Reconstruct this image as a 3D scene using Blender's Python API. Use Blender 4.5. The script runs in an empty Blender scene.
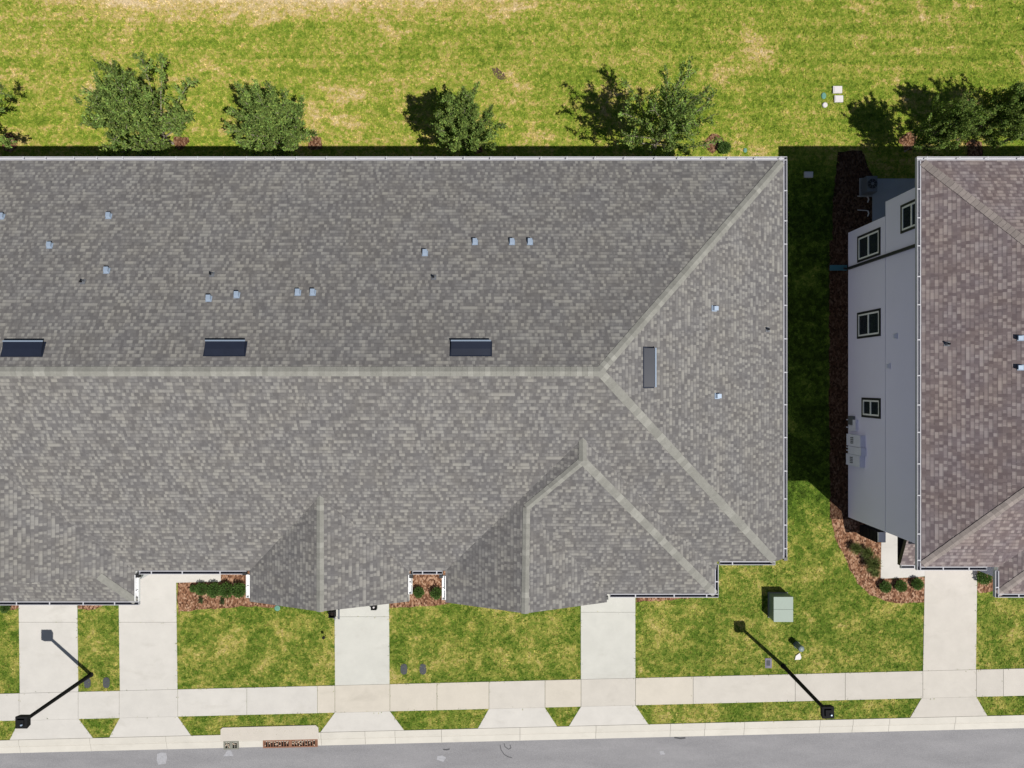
import bpy, math, random
from mathutils import Vector, Matrix
random.seed(7)
R = math.radians
SC = bpy.context.scene
COL = SC.collection

# ------------------------------------------------------------------ camera, sky, sun, exposure
H, F = 35.0, 711.0
cam = bpy.data.cameras.new('camera')
cam.sensor_width = 36.0
cam.lens = 36.0 * F / 1024.0
cam.clip_end = 2000
cam_o = bpy.data.objects.new('camera', cam)
cam_o.location = (0, 0, H)
COL.objects.link(cam_o)
SC.camera = cam_o

SUN_DIR = Vector((2.14, -1.93, 4.85)).normalized()      # towards the sun
world = bpy.data.worlds.new('World')
SC.world = world
world.use_nodes = True
wn = world.node_tree
wn.nodes.clear()
wo = wn.nodes.new('ShaderNodeOutputWorld')
bg = wn.nodes.new('ShaderNodeBackground')
sky = wn.nodes.new('ShaderNodeTexSky')
sky.sky_type = 'NISHITA'
sky.sun_disc = False
sky.sun_elevation = math.asin(SUN_DIR.z)
sky.sun_rotation = math.atan2(SUN_DIR.x, SUN_DIR.y)
sky.air_density = 0.75
sky.dust_density = 0.3
bg.inputs['Strength'].default_value = 0.05
wn.links.new(sky.outputs[0], bg.inputs[0])
wn.links.new(bg.outputs[0], wo.inputs[0])

sun = bpy.data.lights.new('sun', 'SUN')
sun.energy = 5.0
sun.angle = R(0.5)
sun.color = (1.0, 0.965, 0.90)
sun_o = bpy.data.objects.new('sun', sun)
sun_o.rotation_euler = (-SUN_DIR).to_track_quat('-Z', 'Y').to_euler()
sun_o.location = (20, -20, 45)
COL.objects.link(sun_o)

SC.view_settings.view_transform = 'Standard'
SC.view_settings.look = 'None'
SC.view_settings.exposure = 0.12
SC.view_settings.gamma = 1.0
SC.view_settings.use_curve_mapping = False

# ------------------------------------------------------------------ helpers
def at(px, py, z=0.0):
    k = (H - z) / F
    return Vector(((px - 512) * k, (384 - py) * k, z))

def lin(r, g, b, k=1.0):
    f = lambda c: (c / 12.92 if c <= 0.04045 else ((c + 0.055) / 1.055) ** 2.4)
    return (f(r / 255) * k, f(g / 255) * k, f(b / 255) * k, 1.0)

class MB:
    """collects faces (with an optional tint colour and material slot) into ONE mesh"""
    def __init__(s): s.v = []; s.f = []; s.t = []; s.m = []; s.uv = {}
    def face(s, pts, tint=None, mi=0, uvs=None):
        i = len(s.v); s.v += [tuple(p) for p in pts]
        s.f.append(tuple(range(i, i + len(pts)))); s.t.append(tint); s.m.append(mi)
        if uvs: s.uv[len(s.f) - 1] = uvs
    def box(s, x0, y0, z0, x1, y1, z1, tint=None, mi=0):
        x0, x1 = min(x0, x1), max(x0, x1); y0, y1 = min(y0, y1), max(y0, y1); z0, z1 = min(z0, z1), max(z0, z1)
        s.prism([(x0, y0), (x1, y0), (x1, y1), (x0, y1)], z0, z1, tint, mi)
    def prism(s, pts, z0, z1, tint=None, mi=0, bottom=True):
        a = sum(pts[i][0] * pts[(i + 1) % len(pts)][1] - pts[(i + 1) % len(pts)][0] * pts[i][1] for i in range(len(pts)))
        if a < 0: pts = pts[::-1]
        n = len(pts)
        s.face([(p[0], p[1], z1) for p in pts], tint, mi)
        if bottom: s.face([(p[0], p[1], z0) for p in pts[::-1]], tint, mi)
        for i in range(n):
            p, q = pts[i], pts[(i + 1) % n]
            s.face([(p[0], p[1], z0), (q[0], q[1], z0), (q[0], q[1], z1), (p[0], p[1], z1)], tint, mi)
    def obox(s, c, ax, ay, az, hx, hy, hz, tint=None, mi=0):
        """oriented box"""
        c = Vector(c); P = []
        for sx, sy, sz in ((-1,-1,-1),(1,-1,-1),(1,1,-1),(-1,1,-1),(-1,-1,1),(1,-1,1),(1,1,1),(-1,1,1)):
            P.append(c + ax * hx * sx + ay * hy * sy + az * hz * sz)
        for q in ((3,2,1,0),(4,5,6,7),(0,1,5,4),(1,2,6,5),(2,3,7,6),(3,0,4,7)):
            s.face([P[k] for k in q], tint, mi)
    def tube(s, pts, rads, n=6, tint=None, mi=0, caps=True):
        pts = [Vector(p) for p in pts]
        if not isinstance(rads, (list, tuple)): rads = [rads] * len(pts)
        rings = []
        for i, p in enumerate(pts):
            d = (pts[min(i + 1, len(pts) - 1)] - pts[max(i - 1, 0)]).normalized()
            u = d.cross(Vector((0, 0, 1)))
            if u.length < 0.05: u = d.cross(Vector((1, 0, 0)))
            u.normalize(); w = u.cross(d)
            rings.append([p + (u * math.cos(2 * math.pi * k / n) + w * math.sin(2 * math.pi * k / n)) * rads[i] for k in range(n)])
        for a, b in zip(rings, rings[1:]):
            for k in range(n):
                s.face([a[k], b[k], b[(k + 1) % n], a[(k + 1) % n]], tint, mi)
        if caps:
            s.face(rings[0], tint, mi); s.face(rings[-1][::-1], tint, mi)
    def lathe(s, prof, c, n=16, tint=None, mi=0):
        c = Vector(c)
        ring = [[c + Vector((r * math.cos(2 * math.pi * k / n), r * math.sin(2 * math.pi * k / n), z)) for k in range(n)] for r, z in prof]
        for a, b in zip(ring, ring[1:]):
            for k in range(n):
                s.face([a[k], a[(k + 1) % n], b[(k + 1) % n], b[k]], tint, mi)
        s.face(ring[-1], tint, mi)
    def build(s, name, mats, parent=None, origin=None, smooth=False, bevel=0):
        if not isinstance(mats, (list, tuple)): mats = [mats]
        off = Vector((0, 0, 0))
        if parent:
            p = parent
            while p: off += Vector(p.location); p = p.parent
        if origin is not None: off = Vector(origin)
        me = bpy.data.meshes.new(name)
        me.from_pydata([tuple(Vector(v) - off) for v in s.v], [], s.f)
        for m in mats: me.materials.append(m)
        for i, p in enumerate(me.polygons):
            p.material_index = s.m[i]; p.use_smooth = smooth
        if any(t is not None for t in s.t):
            at_ = me.color_attributes.new('tint', 'FLOAT_COLOR', 'CORNER')
            for i, p in enumerate(me.polygons):
                t = s.t[i] or (1, 1, 1, 1)
                for li in p.loop_indices: at_.data[li].color = t
        if s.uv:
            ul = me.uv_layers.new(name='course')
            for i, p in enumerate(me.polygons):
                if i in s.uv:
                    for k, li in enumerate(p.loop_indices): ul.data[li].uv = s.uv[i][k]
        me.update()
        o = bpy.data.objects.new(name, me); COL.objects.link(o)
        if parent: o.parent = parent
        if origin is not None: o.location = origin
        if bevel:
            bv = o.modifiers.new('bevel', 'BEVEL'); bv.width = bevel; bv.segments = 2; bv.limit_method = 'ANGLE'
            for p in me.polygons: pass
        return o

def tag(o, label, cat, group=None):
    o['label'] = label; o['category'] = cat
    if group: o['group'] = group
    return o
def thing(name, label, cat, loc, group=None):
    o = bpy.data.objects.new(name, None); COL.objects.link(o)
    o.location = loc; o.empty_display_size = 0.3
    return tag(o, label, cat, group)
def struct(o, kind='structure'):
    o['kind'] = kind; return o
def dup(o, loc, rotz=0.0, scale=1.0, label=None, parent=None):
    c = o.copy(); COL.objects.link(c)
    if parent: c.parent = parent
    else:
        c.location = loc; c.rotation_euler = (0, 0, rotz)
        c.scale = (scale,) * 3 if not isinstance(scale, tuple) else scale
        if label: c['label'] = label
    for ch in list(o.children):
        dup(ch, None, parent=c)
    return c

# ------------------------------------------------------------------ materials
class NT:
    def __init__(s, name):
        s.m = bpy.data.materials.new(name); s.m.use_nodes = True
        s.t = s.m.node_tree; s.t.nodes.clear()
        s.out = s.n('ShaderNodeOutputMaterial')
        s.b = s.n('ShaderNodeBsdfPrincipled'); s.l(s.b.outputs[0], s.out.inputs[0])
    def n(s, typ, **kw):
        x = s.t.nodes.new(typ)
        for k, v in kw.items(): setattr(x, k, v)
        return x
    def l(s, a, b): s.t.links.new(a, b)
    def put(s, sock, v):
        if isinstance(v, bpy.types.NodeSocket): s.l(v, sock)
        else: sock.default_value = v
    def math(s, op, a, b=None, clamp=False):
        x = s.n('ShaderNodeMath', operation=op, use_clamp=clamp); s.put(x.inputs[0], a)
        if b is not None: s.put(x.inputs[1], b)
        return x.outputs[0]
    def mixc(s, f, a, b, blend='MIX'):
        x = s.n('ShaderNodeMix', data_type='RGBA', blend_type=blend); s.put(x.inputs[0], f)
        s.put(x.inputs[6], a); s.put(x.inputs[7], b); return x.outputs[2]
    def noise(s, vec, scale, detail=2.0, rough=0.5, dist=0.0):
        x = s.n('ShaderNodeTexNoise'); s.l(vec, x.inputs['Vector'])
        x.inputs['Scale'].default_value = scale; x.inputs['Detail'].default_value = detail
        x.inputs['Roughness'].default_value = rough; x.inputs['Distortion'].default_value = dist
        return x.outputs['Fac']
    def pos(s, scale=(1, 1, 1), loc=(0, 0, 0)):
        g = s.n('ShaderNodeNewGeometry'); mp = s.n('ShaderNodeMapping'); s.l(g.outputs['Position'], mp.inputs[0])
        mp.inputs['Scale'].default_value = scale; mp.inputs['Location'].default_value = loc
        return mp.outputs[0]
    def ramp(s, f, stops, interp='LINEAR'):
        x = s.n('ShaderNodeValToRGB'); x.color_ramp.interpolation = interp
        e = x.color_ramp.elements
        while len(e) < len(stops): e.new(0.5)
        for k, (p, c) in enumerate(stops): e[k].position = p; e[k].color = c
        s.l(f, x.inputs[0]); return x.outputs[0]
    def rng(s, v, a, b, c=0.0, d=1.0):
        x = s.n('ShaderNodeMapRange'); s.put(x.inputs[0], v)
        for i, q in enumerate((a, b, c, d)): x.inputs[i + 1].default_value = q
        return x.outputs[0]
    def bump(s, h, strength=0.5, dist=0.02):
        x = s.n('ShaderNodeBump'); s.l(h, x.inputs['Height'])
        x.inputs['Strength'].default_value = strength; x.inputs['Distance'].default_value = dist
        s.l(x.outputs[0], s.b.inputs['Normal'])
    def fin(s, col, rough=0.8, spec=0.3, metal=0.0):
        s.put(s.b.inputs['Base Color'], col); s.put(s.b.inputs['Roughness'], rough)
        s.b.inputs['Specular IOR Level'].default_value = spec; s.b.inputs['Metallic'].default_value = metal
        return s.m

def plain(name, c, rough=0.6, spec=0.4, metal=0.0, var=0.10, scale=6.0):
    t = NT(name); p = t.pos(); f = t.noise(p, scale, 4, 0.6)
    a = tuple(q * (1 - var) for q in c[:3]) + (1,); b = tuple(min(q * (1 + var), 1) for q in c[:3]) + (1,)
    return t.fin(t.mixc(f, a, b), rough, spec, metal)

def shingle(name, stops, warm, cool, course=0.135, tab=(0.105, 0.21), dark=0.28):
    t = NT(name)
    uv = t.n('ShaderNodeUVMap', uv_map='course'); sx = t.n('ShaderNodeSeparateXYZ'); t.l(uv.outputs[0], sx.inputs[0])
    u, v = sx.outputs[0], sx.outputs[1]
    vr = t.math('DIVIDE', v, course)
    row = t.math('FLOOR', vr); fy = t.math('FRACT', vr)
    w1 = t.n('ShaderNodeTexWhiteNoise', noise_dimensions='1D'); t.l(row, w1.inputs['W'])
    sh = t.math('MULTIPLY', w1.outputs[0], 31.7)
    def tabs(width, k):
        uu = t.math('ADD', t.math('DIVIDE', u, width), t.math('MULTIPLY', sh, k))
        c = t.n('ShaderNodeCombineXYZ'); t.l(t.math('FLOOR', uu), c.inputs[0]); t.l(row, c.inputs[1]); c.inputs[2].default_value = k
        w = t.n('ShaderNodeTexWhiteNoise', noise_dimensions='3D'); t.l(c.outputs[0], w.inputs['Vector'])
        return w, t.math('FRACT', uu)
    wa, fa = tabs(tab[0], 1.0); wb, fb = tabs(tab[1], 1.7)
    val = t.math('ADD', t.math('MULTIPLY', wa.outputs[0], 0.72), t.math('MULTIPLY', wb.outputs[0], 0.28))
    p = t.pos()
    big = t.noise(p, 0.45, 4, 0.6)
    gran = t.noise(p, 60.0, 2, 0.7)
    val2 = t.math('ADD', val, t.math('MULTIPLY', t.math('SUBTRACT', big, 0.5), 0.22))
    val2 = t.math('ADD', val2, t.math('MULTIPLY', t.math('SUBTRACT', gran, 0.5), 0.25))
    col = t.ramp(val2, stops)
    # hue drifts from bundle to bundle
    hue = t.noise(t.pos((1, 1, 1), (13, 7, 0)), 0.9, 3, 0.6)
    col = t.mixc(t.rng(hue, 0.35, 0.65), t.mixc(1.0, col, cool, 'MULTIPLY'), t.mixc(1.0, col, warm, 'MULTIPLY'))
    # the dark granule band laid along the head of each laminated course, only behind the cut-outs
    band = t.math('MULTIPLY', t.math('GREATER_THAN', fy, 0.74), t.math('GREATER_THAN', val, 0.40))
    col = t.mixc(t.math('MULTIPLY', band, dark), col, (0.03, 0.03, 0.032, 1))
    hgt = t.math('ADD', t.math('MULTIPLY', t.math('SUBTRACT', 1.0, fy), 0.6), t.math('MULTIPLY', wa.outputs[0], 0.4))
    t.bump(hgt, 0.25, 0.012)
    t.b.inputs['Diffuse Roughness'].default_value = 0.1
    return t.fin(col, 0.92, 0.10)

M = {}
M['shingle'] = shingle('weathered_grey_shingles',
    [(0.12, lin(105, 103, 103, 0.80)), (0.42, lin(118, 116, 115, 0.80)), (0.60, lin(130, 128, 126, 0.80)), (0.85, lin(149, 147, 142, 0.80))],
    (1.015, 1.0, 0.98, 1), (0.99, 0.99, 1.01, 1))
M['shingle_brown'] = shingle('weathered_brown_shingles',
    [(0.12, lin(104, 94, 95, 0.88)), (0.42, lin(119, 109, 109, 0.88)), (0.60, lin(133, 123, 122, 0.88)), (0.85, lin(150, 141, 138, 0.88))],
    (1.03, 0.985, 0.96, 1), (0.99, 0.985, 1.03, 1), 0.150, (0.125, 0.20), 0.36)

def tinted(name, rough=0.85, spec=0.2, var=0.08, scale=3.0, fine=40.0, bump=0.15, dirt=0.0):
    t = NT(name); a = t.n('ShaderNodeVertexColor', layer_name='tint')
    p = t.pos(); n1 = t.noise(p, scale, 5, 0.65); n2 = t.noise(p, fine, 2, 0.6)
    f = t.math('ADD', t.math('MULTIPLY', n1, 0.7), t.math('MULTIPLY', n2, 0.3))
    k = t.rng(f, 0.3, 0.7, 1 - var, 1 + var)
    c = t.n('ShaderNodeCombineXYZ'); [t.l(k, c.inputs[i]) for i in range(3)]
    col = t.mixc(1.0, a.outputs[0], c.outputs[0], 'MULTIPLY')
    if dirt:
        d = t.noise(t.pos((0.6, 1.3, 1), (5, 3, 0)), 0.8, 5, 0.7, 0.4)
        col = t.mixc(t.math('MULTIPLY', t.rng(d, 0.55, 0.75), dirt), col, (0.24, 0.22, 0.18, 1))
    t.bump(n2, bump, 0.01)
    return t.fin(col, rough, spec)
M['cap'] = tinted('ridge_cap_shingles', 0.92, 0.15, 0.15, 8.0, 60.0, 0.2)
M['concrete'] = tinted('poured_concrete', 0.85, 0.2, 0.07, 1.2, 45.0, 0.12, 0.22)
M['leaf'] = None

def leafmat(name):
    t = NT(name); a = t.n('ShaderNodeVertexColor', layer_name='tint')
    t.fin(a.outputs[0], 0.7, 0.10)
    tr = t.n('ShaderNodeBsdfTranslucent'); t.l(t.mixc(1.0, a.outputs[0], (1.3, 1.35, 0.6, 1), 'MULTIPLY'), tr.inputs[0])
    mx = t.n('ShaderNodeMixShader'); mx.inputs[0].default_value = 0.34
    t.l(t.b.outputs[0], mx.inputs[1]); t.l(tr.outputs[0], mx.inputs[2]); t.l(mx.outputs[0], t.out.inputs[0])
    return t.m
M['leaf'] = leafmat('oak_leaves')
M['bark'] = plain('grey_bark', (0.26, 0.23, 0.18), 0.9, 0.1, 0, 0.3, 20)
M['white'] = plain('white_painted_metal', (0.80, 0.80, 0.80), 0.4, 0.4, 0, 0.05, 3)
M['gut_white'] = plain('dull_white_gutter', (0.43, 0.43, 0.46), 0.6, 0.2, 0, 0.14, 3)
M['gut_dark'] = plain('shaded_gutter_floor', (0.13, 0.13, 0.15), 0.8, 0.2, 0, 0.3, 5)  # shade inside the front troughs, put into the floor colour
M['gut_mid'] = plain('half_shaded_gutter_floor', (0.26, 0.25, 0.29), 0.8, 0.2, 0, 0.2, 5)  # milder painted shade for the troughs along the side eaves
M['wall_pale'] = plain('pale_blue_grey_siding', (0.76, 0.735, 0.92), 0.9, 0.1, 0, 0.03, 1.0)
M['stucco'] = plain('pale_grey_stucco', (0.64, 0.645, 0.655), 0.9, 0.15, 0, 0.04, 1.5)
M['dark'] = plain('dark_bronze_trim', (0.022, 0.022, 0.024), 0.5, 0.4, 0, 0.15)
M['black'] = plain('black_powder_coat', (0.010, 0.010, 0.011), 0.85, 0.15, 0, 0.2)
M['glass'] = plain('dark_window_glass', (0.02, 0.026, 0.034), 0.03, 0.6, 0, 0.1)
M['vent'] = plain('navy_coated_steel', (0.012, 0.016, 0.030), 0.42, 0.5, 0.0, 0.25, 2.5)
M['galv'] = plain('galvanised_sheet', (0.30, 0.37, 0.47), 0.5, 0.5, 0.25, 0.12, 20)
M['lead'] = plain('lead_flashing', (0.16, 0.17, 0.19), 0.6, 0.4, 0.3, 0.15, 20)
M['green_box'] = plain('pale_green_enamel', (0.155, 0.21, 0.175), 0.5, 0.4, 0, 0.06, 4)
M['green_tube'] = plain('grey_green_plastic', (0.13, 0.17, 0.17), 0.5, 0.4, 0, 0.08, 8)
M['meter'] = plain('grey_polymer_lid', (0.060, 0.064, 0.072), 0.8, 0.3, 0, 0.35, 30)
M['purple'] = plain('lavender_polymer_lid', (0.16, 0.145, 0.20), 0.7, 0.3, 0, 0.25, 30)
M['teal'] = plain('green_valve_plastic', (0.11, 0.25, 0.19), 0.6, 0.3, 0, 0.2, 30)
M['bluegreen'] = plain('teal_splash_plastic', (0.05, 0.17, 0.21), 0.6, 0.3, 0, 0.2, 20)
M['pvc'] = plain('white_plastic', (0.56, 0.53, 0.53), 0.6, 0.4, 0, 0.10, 15)
M['boxgrey'] = plain('light_grey_enclosure', (0.72, 0.72, 0.84), 0.5, 0.4, 0, 0.06, 6)
M['ac'] = plain('dark_grey_casing', (0.13, 0.14, 0.16), 0.5, 0.4, 0, 0.08, 6)
M['rust'] = plain('rusty_iron', (0.23, 0.115, 0.075), 0.9, 0.2, 0.1, 0.55, 14)
M['iron'] = plain('grey_cast_iron', (0.20, 0.20, 0.17), 0.8, 0.3, 0.2, 0.45, 18)
M['pit'] = plain('dark_drain_pit', (0.02, 0.016, 0.014), 0.9, 0.1)
M['debris'] = plain('dry_leaf_litter', (0.45, 0.36, 0.28), 0.9, 0.1, 0, 0.6, 22)
M['door'] = plain('white_garage_panels', (0.70, 0.70, 0.69), 0.5, 0.3, 0, 0.03)
M['stain'] = plain('pale_asphalt_stain', (0.31, 0.31, 0.33), 0.9, 0.1, 0, 0.35, 14)
M['crack'] = plain('dark_crack_filler', (0.07, 0.07, 0.075), 0.8, 0.2)

# asphalt
t = NT('worn_asphalt'); p = t.pos()
a = t.noise(p, 55, 3, 0.7); b = t.noise(t.pos((0.35, 1.4, 1)), 0.9, 5, 0.65); vo = t.n('ShaderNodeTexVoronoi'); t.l(p, vo.inputs[0]); vo.inputs['Scale'].default_value = 16
f = t.math('ADD', t.math('MULTIPLY', a, 0.72), t.math('MULTIPLY', b, 0.28))
col = t.ramp(f, [(0.3, lin(122, 121, 124, 0.68)), (0.5, lin(154, 153, 156, 0.68)), (0.7, lin(182, 180, 182, 0.68))])
spk = t.math('LESS_THAN', vo.outputs['Distance'], 0.10)
spn = t.math('GREATER_THAN', t.noise(p, 1.7, 3, 0.6), 0.56)
col = t.mixc(t.math('MULTIPLY', t.math('MULTIPLY', spk, spn), 0.55), col, lin(206, 204, 206, 0.66))
t.bump(a, 0.3, 0.01)
M['asphalt'] = t.fin(col, 0.9, 0.2)

# mulch
t = NT('red_brown_mulch'); p = t.pos()
vo = t.n('ShaderNodeTexVoronoi'); t.l(t.pos((1, 0.65, 1)), vo.inputs[0]); vo.inputs['Scale'].default_value = 17
sp = t.n('ShaderNodeSeparateColor'); t.l(vo.outputs['Color'], sp.inputs[0])
f = t.math('ADD', t.math('MULTIPLY', sp.outputs[0], 0.65), t.math('MULTIPLY', t.noise(p, 5, 4, 0.6), 0.35))
col = t.ramp(f, [(0.15, lin(80, 52, 40, 0.60)), (0.4, lin(138, 98, 74, 0.60)), (0.62, lin(174, 130, 102, 0.60)), (0.85, lin(208, 172, 144, 0.60))])
t.bump(sp.outputs[0], 0.7, 0.03)
M['mulch'] = t.fin(col, 0.95, 0.1)
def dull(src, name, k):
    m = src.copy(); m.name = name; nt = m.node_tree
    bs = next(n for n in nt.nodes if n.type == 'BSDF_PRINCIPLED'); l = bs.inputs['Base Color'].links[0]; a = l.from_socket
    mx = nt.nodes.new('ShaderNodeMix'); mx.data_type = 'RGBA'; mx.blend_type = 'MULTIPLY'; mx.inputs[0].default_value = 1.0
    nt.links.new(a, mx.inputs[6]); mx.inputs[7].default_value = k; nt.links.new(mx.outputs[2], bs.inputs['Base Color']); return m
M['mulch_shaded'] = dull(M['mulch'], 'shaded_dark_mulch', (0.30, 0.30, 0.30, 1))  # darkened copy: shade between the houses painted into the mulch
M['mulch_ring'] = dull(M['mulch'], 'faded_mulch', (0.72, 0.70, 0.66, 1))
EXCL = []          # outlines where no grass grows
MZ = [0.013]

# lawn: mown grass, drier out in the field behind, sandy along the far edge
def grass_mat(name, blades):
    t = NT(name); p = t.pos()
    sp = t.n('ShaderNodeSeparateXYZ'); t.l(p, sp.inputs[0])
    X, Y = sp.outputs[0], sp.outputs[1]
    fine = t.noise(p, 14.0, 3, 0.8); med = t.noise(p, 2.3, 6, 0.72, 0.5); lar = t.noise(p, 0.5, 4, 0.6, 0.4)
    cl = t.n('ShaderNodeTexVoronoi'); t.l(p, cl.inputs[0]); cl.inputs['Scale'].default_value = 7.0
    cs = t.n('ShaderNodeSeparateColor'); t.l(cl.outputs['Color'], cs.inputs[0])
    streak = t.noise(t.pos((0.09, 1.25, 1), (3, 1, 0)), 1.0, 4, 0.6)
    patch = t.noise(t.pos((0.7, 1.1, 1), (41, 17, 0)), 0.42, 7, 0.7, 0.6)
    patch2 = t.noise(t.pos((1, 1, 1), (7, 29, 0)), 0.8, 6, 0.72, 0.5)
    back = t.rng(Y, 9.0, 11.0)
    c0 = lambda v, k: t.math('MULTIPLY', t.math('SUBTRACT', v, 0.5), k)
    add = lambda *q: q[0] if len(q) == 1 else t.math('ADD', q[0], add(*q[1:]))
    edge = t.rng(Y, 17.3, 19.0); west = t.math('MULTIPLY', t.rng(X, 2.0, -9.0), t.rng(X, -25.5, -19.0))
    east = t.math('MULTIPLY', t.rng(X, -2.0, 10.0), back)
    side = t.math('MULTIPLY', t.math('MULTIPLY', t.rng(X, 10.0, 10.9), t.rng(X, 17.0, 16.0)), t.math('MULTIPLY', t.rng(Y, -7.2, -5.2), t.rng(Y, 11.0, 9.6)))  # greener side yard, deepened further to paint in shade between the houses
    mow = t.noise(t.pos((0.05, 2.6, 1), (8, 2, 0)), 1.0, 3, 0.5)
    spots = t.noise(t.pos((1, 1, 1), (90, 12, 0)), 5.0, 4, 0.7, 0.3)
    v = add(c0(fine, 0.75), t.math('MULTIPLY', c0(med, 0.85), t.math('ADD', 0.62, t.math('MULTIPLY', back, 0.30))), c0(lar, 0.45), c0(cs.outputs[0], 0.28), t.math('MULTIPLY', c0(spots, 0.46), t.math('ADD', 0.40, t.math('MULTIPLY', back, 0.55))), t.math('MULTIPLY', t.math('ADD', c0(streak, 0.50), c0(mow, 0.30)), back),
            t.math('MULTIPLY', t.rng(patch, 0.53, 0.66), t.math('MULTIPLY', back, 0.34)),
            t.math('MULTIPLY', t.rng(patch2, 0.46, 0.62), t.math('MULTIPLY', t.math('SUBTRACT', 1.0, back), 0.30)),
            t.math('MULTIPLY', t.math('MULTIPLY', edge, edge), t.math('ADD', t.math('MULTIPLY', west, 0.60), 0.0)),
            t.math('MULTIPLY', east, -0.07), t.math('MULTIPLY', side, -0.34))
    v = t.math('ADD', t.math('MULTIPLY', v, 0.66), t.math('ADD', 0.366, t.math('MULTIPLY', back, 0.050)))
    K = 0.70
    front_c = t.ramp(v, [(0.10, lin(52, 70, 20, K)), (0.30, lin(94, 122, 40, K)), (0.44, lin(136, 148, 64, K)), (0.57, lin(180, 174, 90, K)), (0.80, lin(216, 192, 138, K))])
    back_c = t.ramp(v, [(0.10, lin(78, 100, 30, K)), (0.32, lin(128, 152, 50, K)), (0.45, lin(167, 173, 74, K)), (0.57, lin(206, 184, 112, K)), (0.80, lin(236, 212, 172, K))])
    col = t.mixc(back, front_c, back_c)
    if blades:
        a = t.n('ShaderNodeVertexColor', layer_name='tint')
        col = t.mixc(1.0, col, a.outputs[0], 'MULTIPLY')
    else:
        col = t.mixc(1.0, col, (0.92, 0.92, 0.90, 1), 'MULTIPLY')
        t.bump(t.math('ADD', fine, t.math('MULTIPLY', t.noise(p, 45, 2, 0.7), 0.7)), 0.7, 0.05)
    return t.fin(col, 0.9, 0.08)
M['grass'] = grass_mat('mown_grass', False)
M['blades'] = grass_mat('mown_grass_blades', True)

# ------------------------------------------------------------------ ground, road, pavement
SL = 0.0247                                                # the street runs slightly askew to the houses
def yl(py512, px): return py512 - SL * (px - 512)          # pixel row of a street line at pixel column px
def wl(Y0, X): return Y0 + SL * X
Y_SW0, Y_SW1, Y_K0, Y_K1 = -14.62, -15.95, -16.91, -17.62

def sheet(name, mat, pts, z, kind='structure'):
    b = MB(); b.face([(x, y, z) for x, y in pts]); return struct(b.build(name, mat), kind)
def wlin(Y0, X): return (X, wl(Y0, X))
sheet('earth', M['grass'], [(-300, -300), (300, -300), (300, 300), (-300, 300)], -0.40)
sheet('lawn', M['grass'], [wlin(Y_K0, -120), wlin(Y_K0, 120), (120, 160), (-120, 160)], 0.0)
sheet('road', M['asphalt'], [wlin(Y_K1 - 7.0, -120), wlin(Y_K1 - 7.0, 120), wlin(Y_K1 + 0.02, 120), wlin(Y_K1 + 0.02, -120)], -0.12)
sheet('far_lawn', M['grass'], [wlin(-120, -120), wlin(-120, 120), wlin(Y_K1 - 7.0, 120), wlin(Y_K1 - 7.0, -120)], -0.02)

CW = {'w': lin(226, 222, 216, 0.635), 'g': lin(221, 220, 213, 0.635), 'b': lin(225, 217, 204, 0.635), 'p': lin(221, 215, 206, 0.635), 'k': lin(228, 223, 213, 0.635)}
def jit(c, a=0.025):
    k = 1 + random.uniform(-a, a); return (c[0] * k, c[1] * k, c[2] * k, 1)
EXC2 = []
def slab(b, q, z0, z1, tint):
    EXC2.append([(p[0], p[1]) for p in q])
    b.prism([(p[0], p[1]) for p in q], z0, z1, tint, bottom=False)

# sidewalk: one slab per joint
b = MB()
sj = [(-700, 'w'), (-420, 'w'), (-200, 'w'), (-60, 'w'), (19.5, 'w'), (78.5, 'w'), (119.5, 'w'), (178, 'w'), (247, 'w'), (317.5, 'b'), (335, 'b'), (390, 'b'), (437, 'b'), (489, 'p'),
      (545, 'b'), (581, 'p'), (635.5, 'b'), (693, 'p'), (795, 'p'), (845, 'p'), (922.5, 'p'), (976, 'p'), (1003, 'p'), (1060, 'p'), (1200, 'w'), (1500, 'w'), (1800, 'w')]
for (x0, c), (x1, _) in zip(sj, sj[1:]):
    X0, X1 = at(x0, 0).x + 0.009, at(x1, 0).x - 0.009
    slab(b, [wlin(Y_SW1, X0), wlin(Y_SW1, X1), wlin(Y_SW0, X1), wlin(Y_SW0, X0)], -0.1, 0.03, jit(CW[c]))
struct(b.build('sidewalk', M['concrete']))

# kerb with a sloped gutter pan
b = MB()
kj = [-900, -640, -480, -330, -190, -60, 19, 90, 166, 321, 365, 395, 441.5, 520, 596, 670.5, 705, 744.5, 820, 853, 889.5, 955.5, 1030, 1110, 1200, 1320, 1500, 1700]
prof = [(0.0, 0.035), (0.30, 0.012), (0.33, -0.03), (0.345, -0.05), (0.365, -0.05), (0.38, -0.042), (0.71, -0.112), (0.71, -0.35), (0.0, -0.35)]
for x0, x1 in zip(kj, kj[1:]):
    X0, X1 = at(x0, 0).x + 0.007, at(x1, 0).x - 0.007
    ti = jit(CW['k'], 0.03)
    A = [(X0, wl(Y_K0, X0) - d, z) for d, z in prof]; B = [(X1, wl(Y_K0, X1) - d, z) for d, z in prof]
    for i in range(len(prof)):
        j = (i + 1) % len(prof); b.face([A[i], A[j], B[j], B[i]][::-1], ti)
    b.face(A, ti); b.face(B[::-1], ti)
struct(b.build('kerb', M['concrete']))

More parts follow.
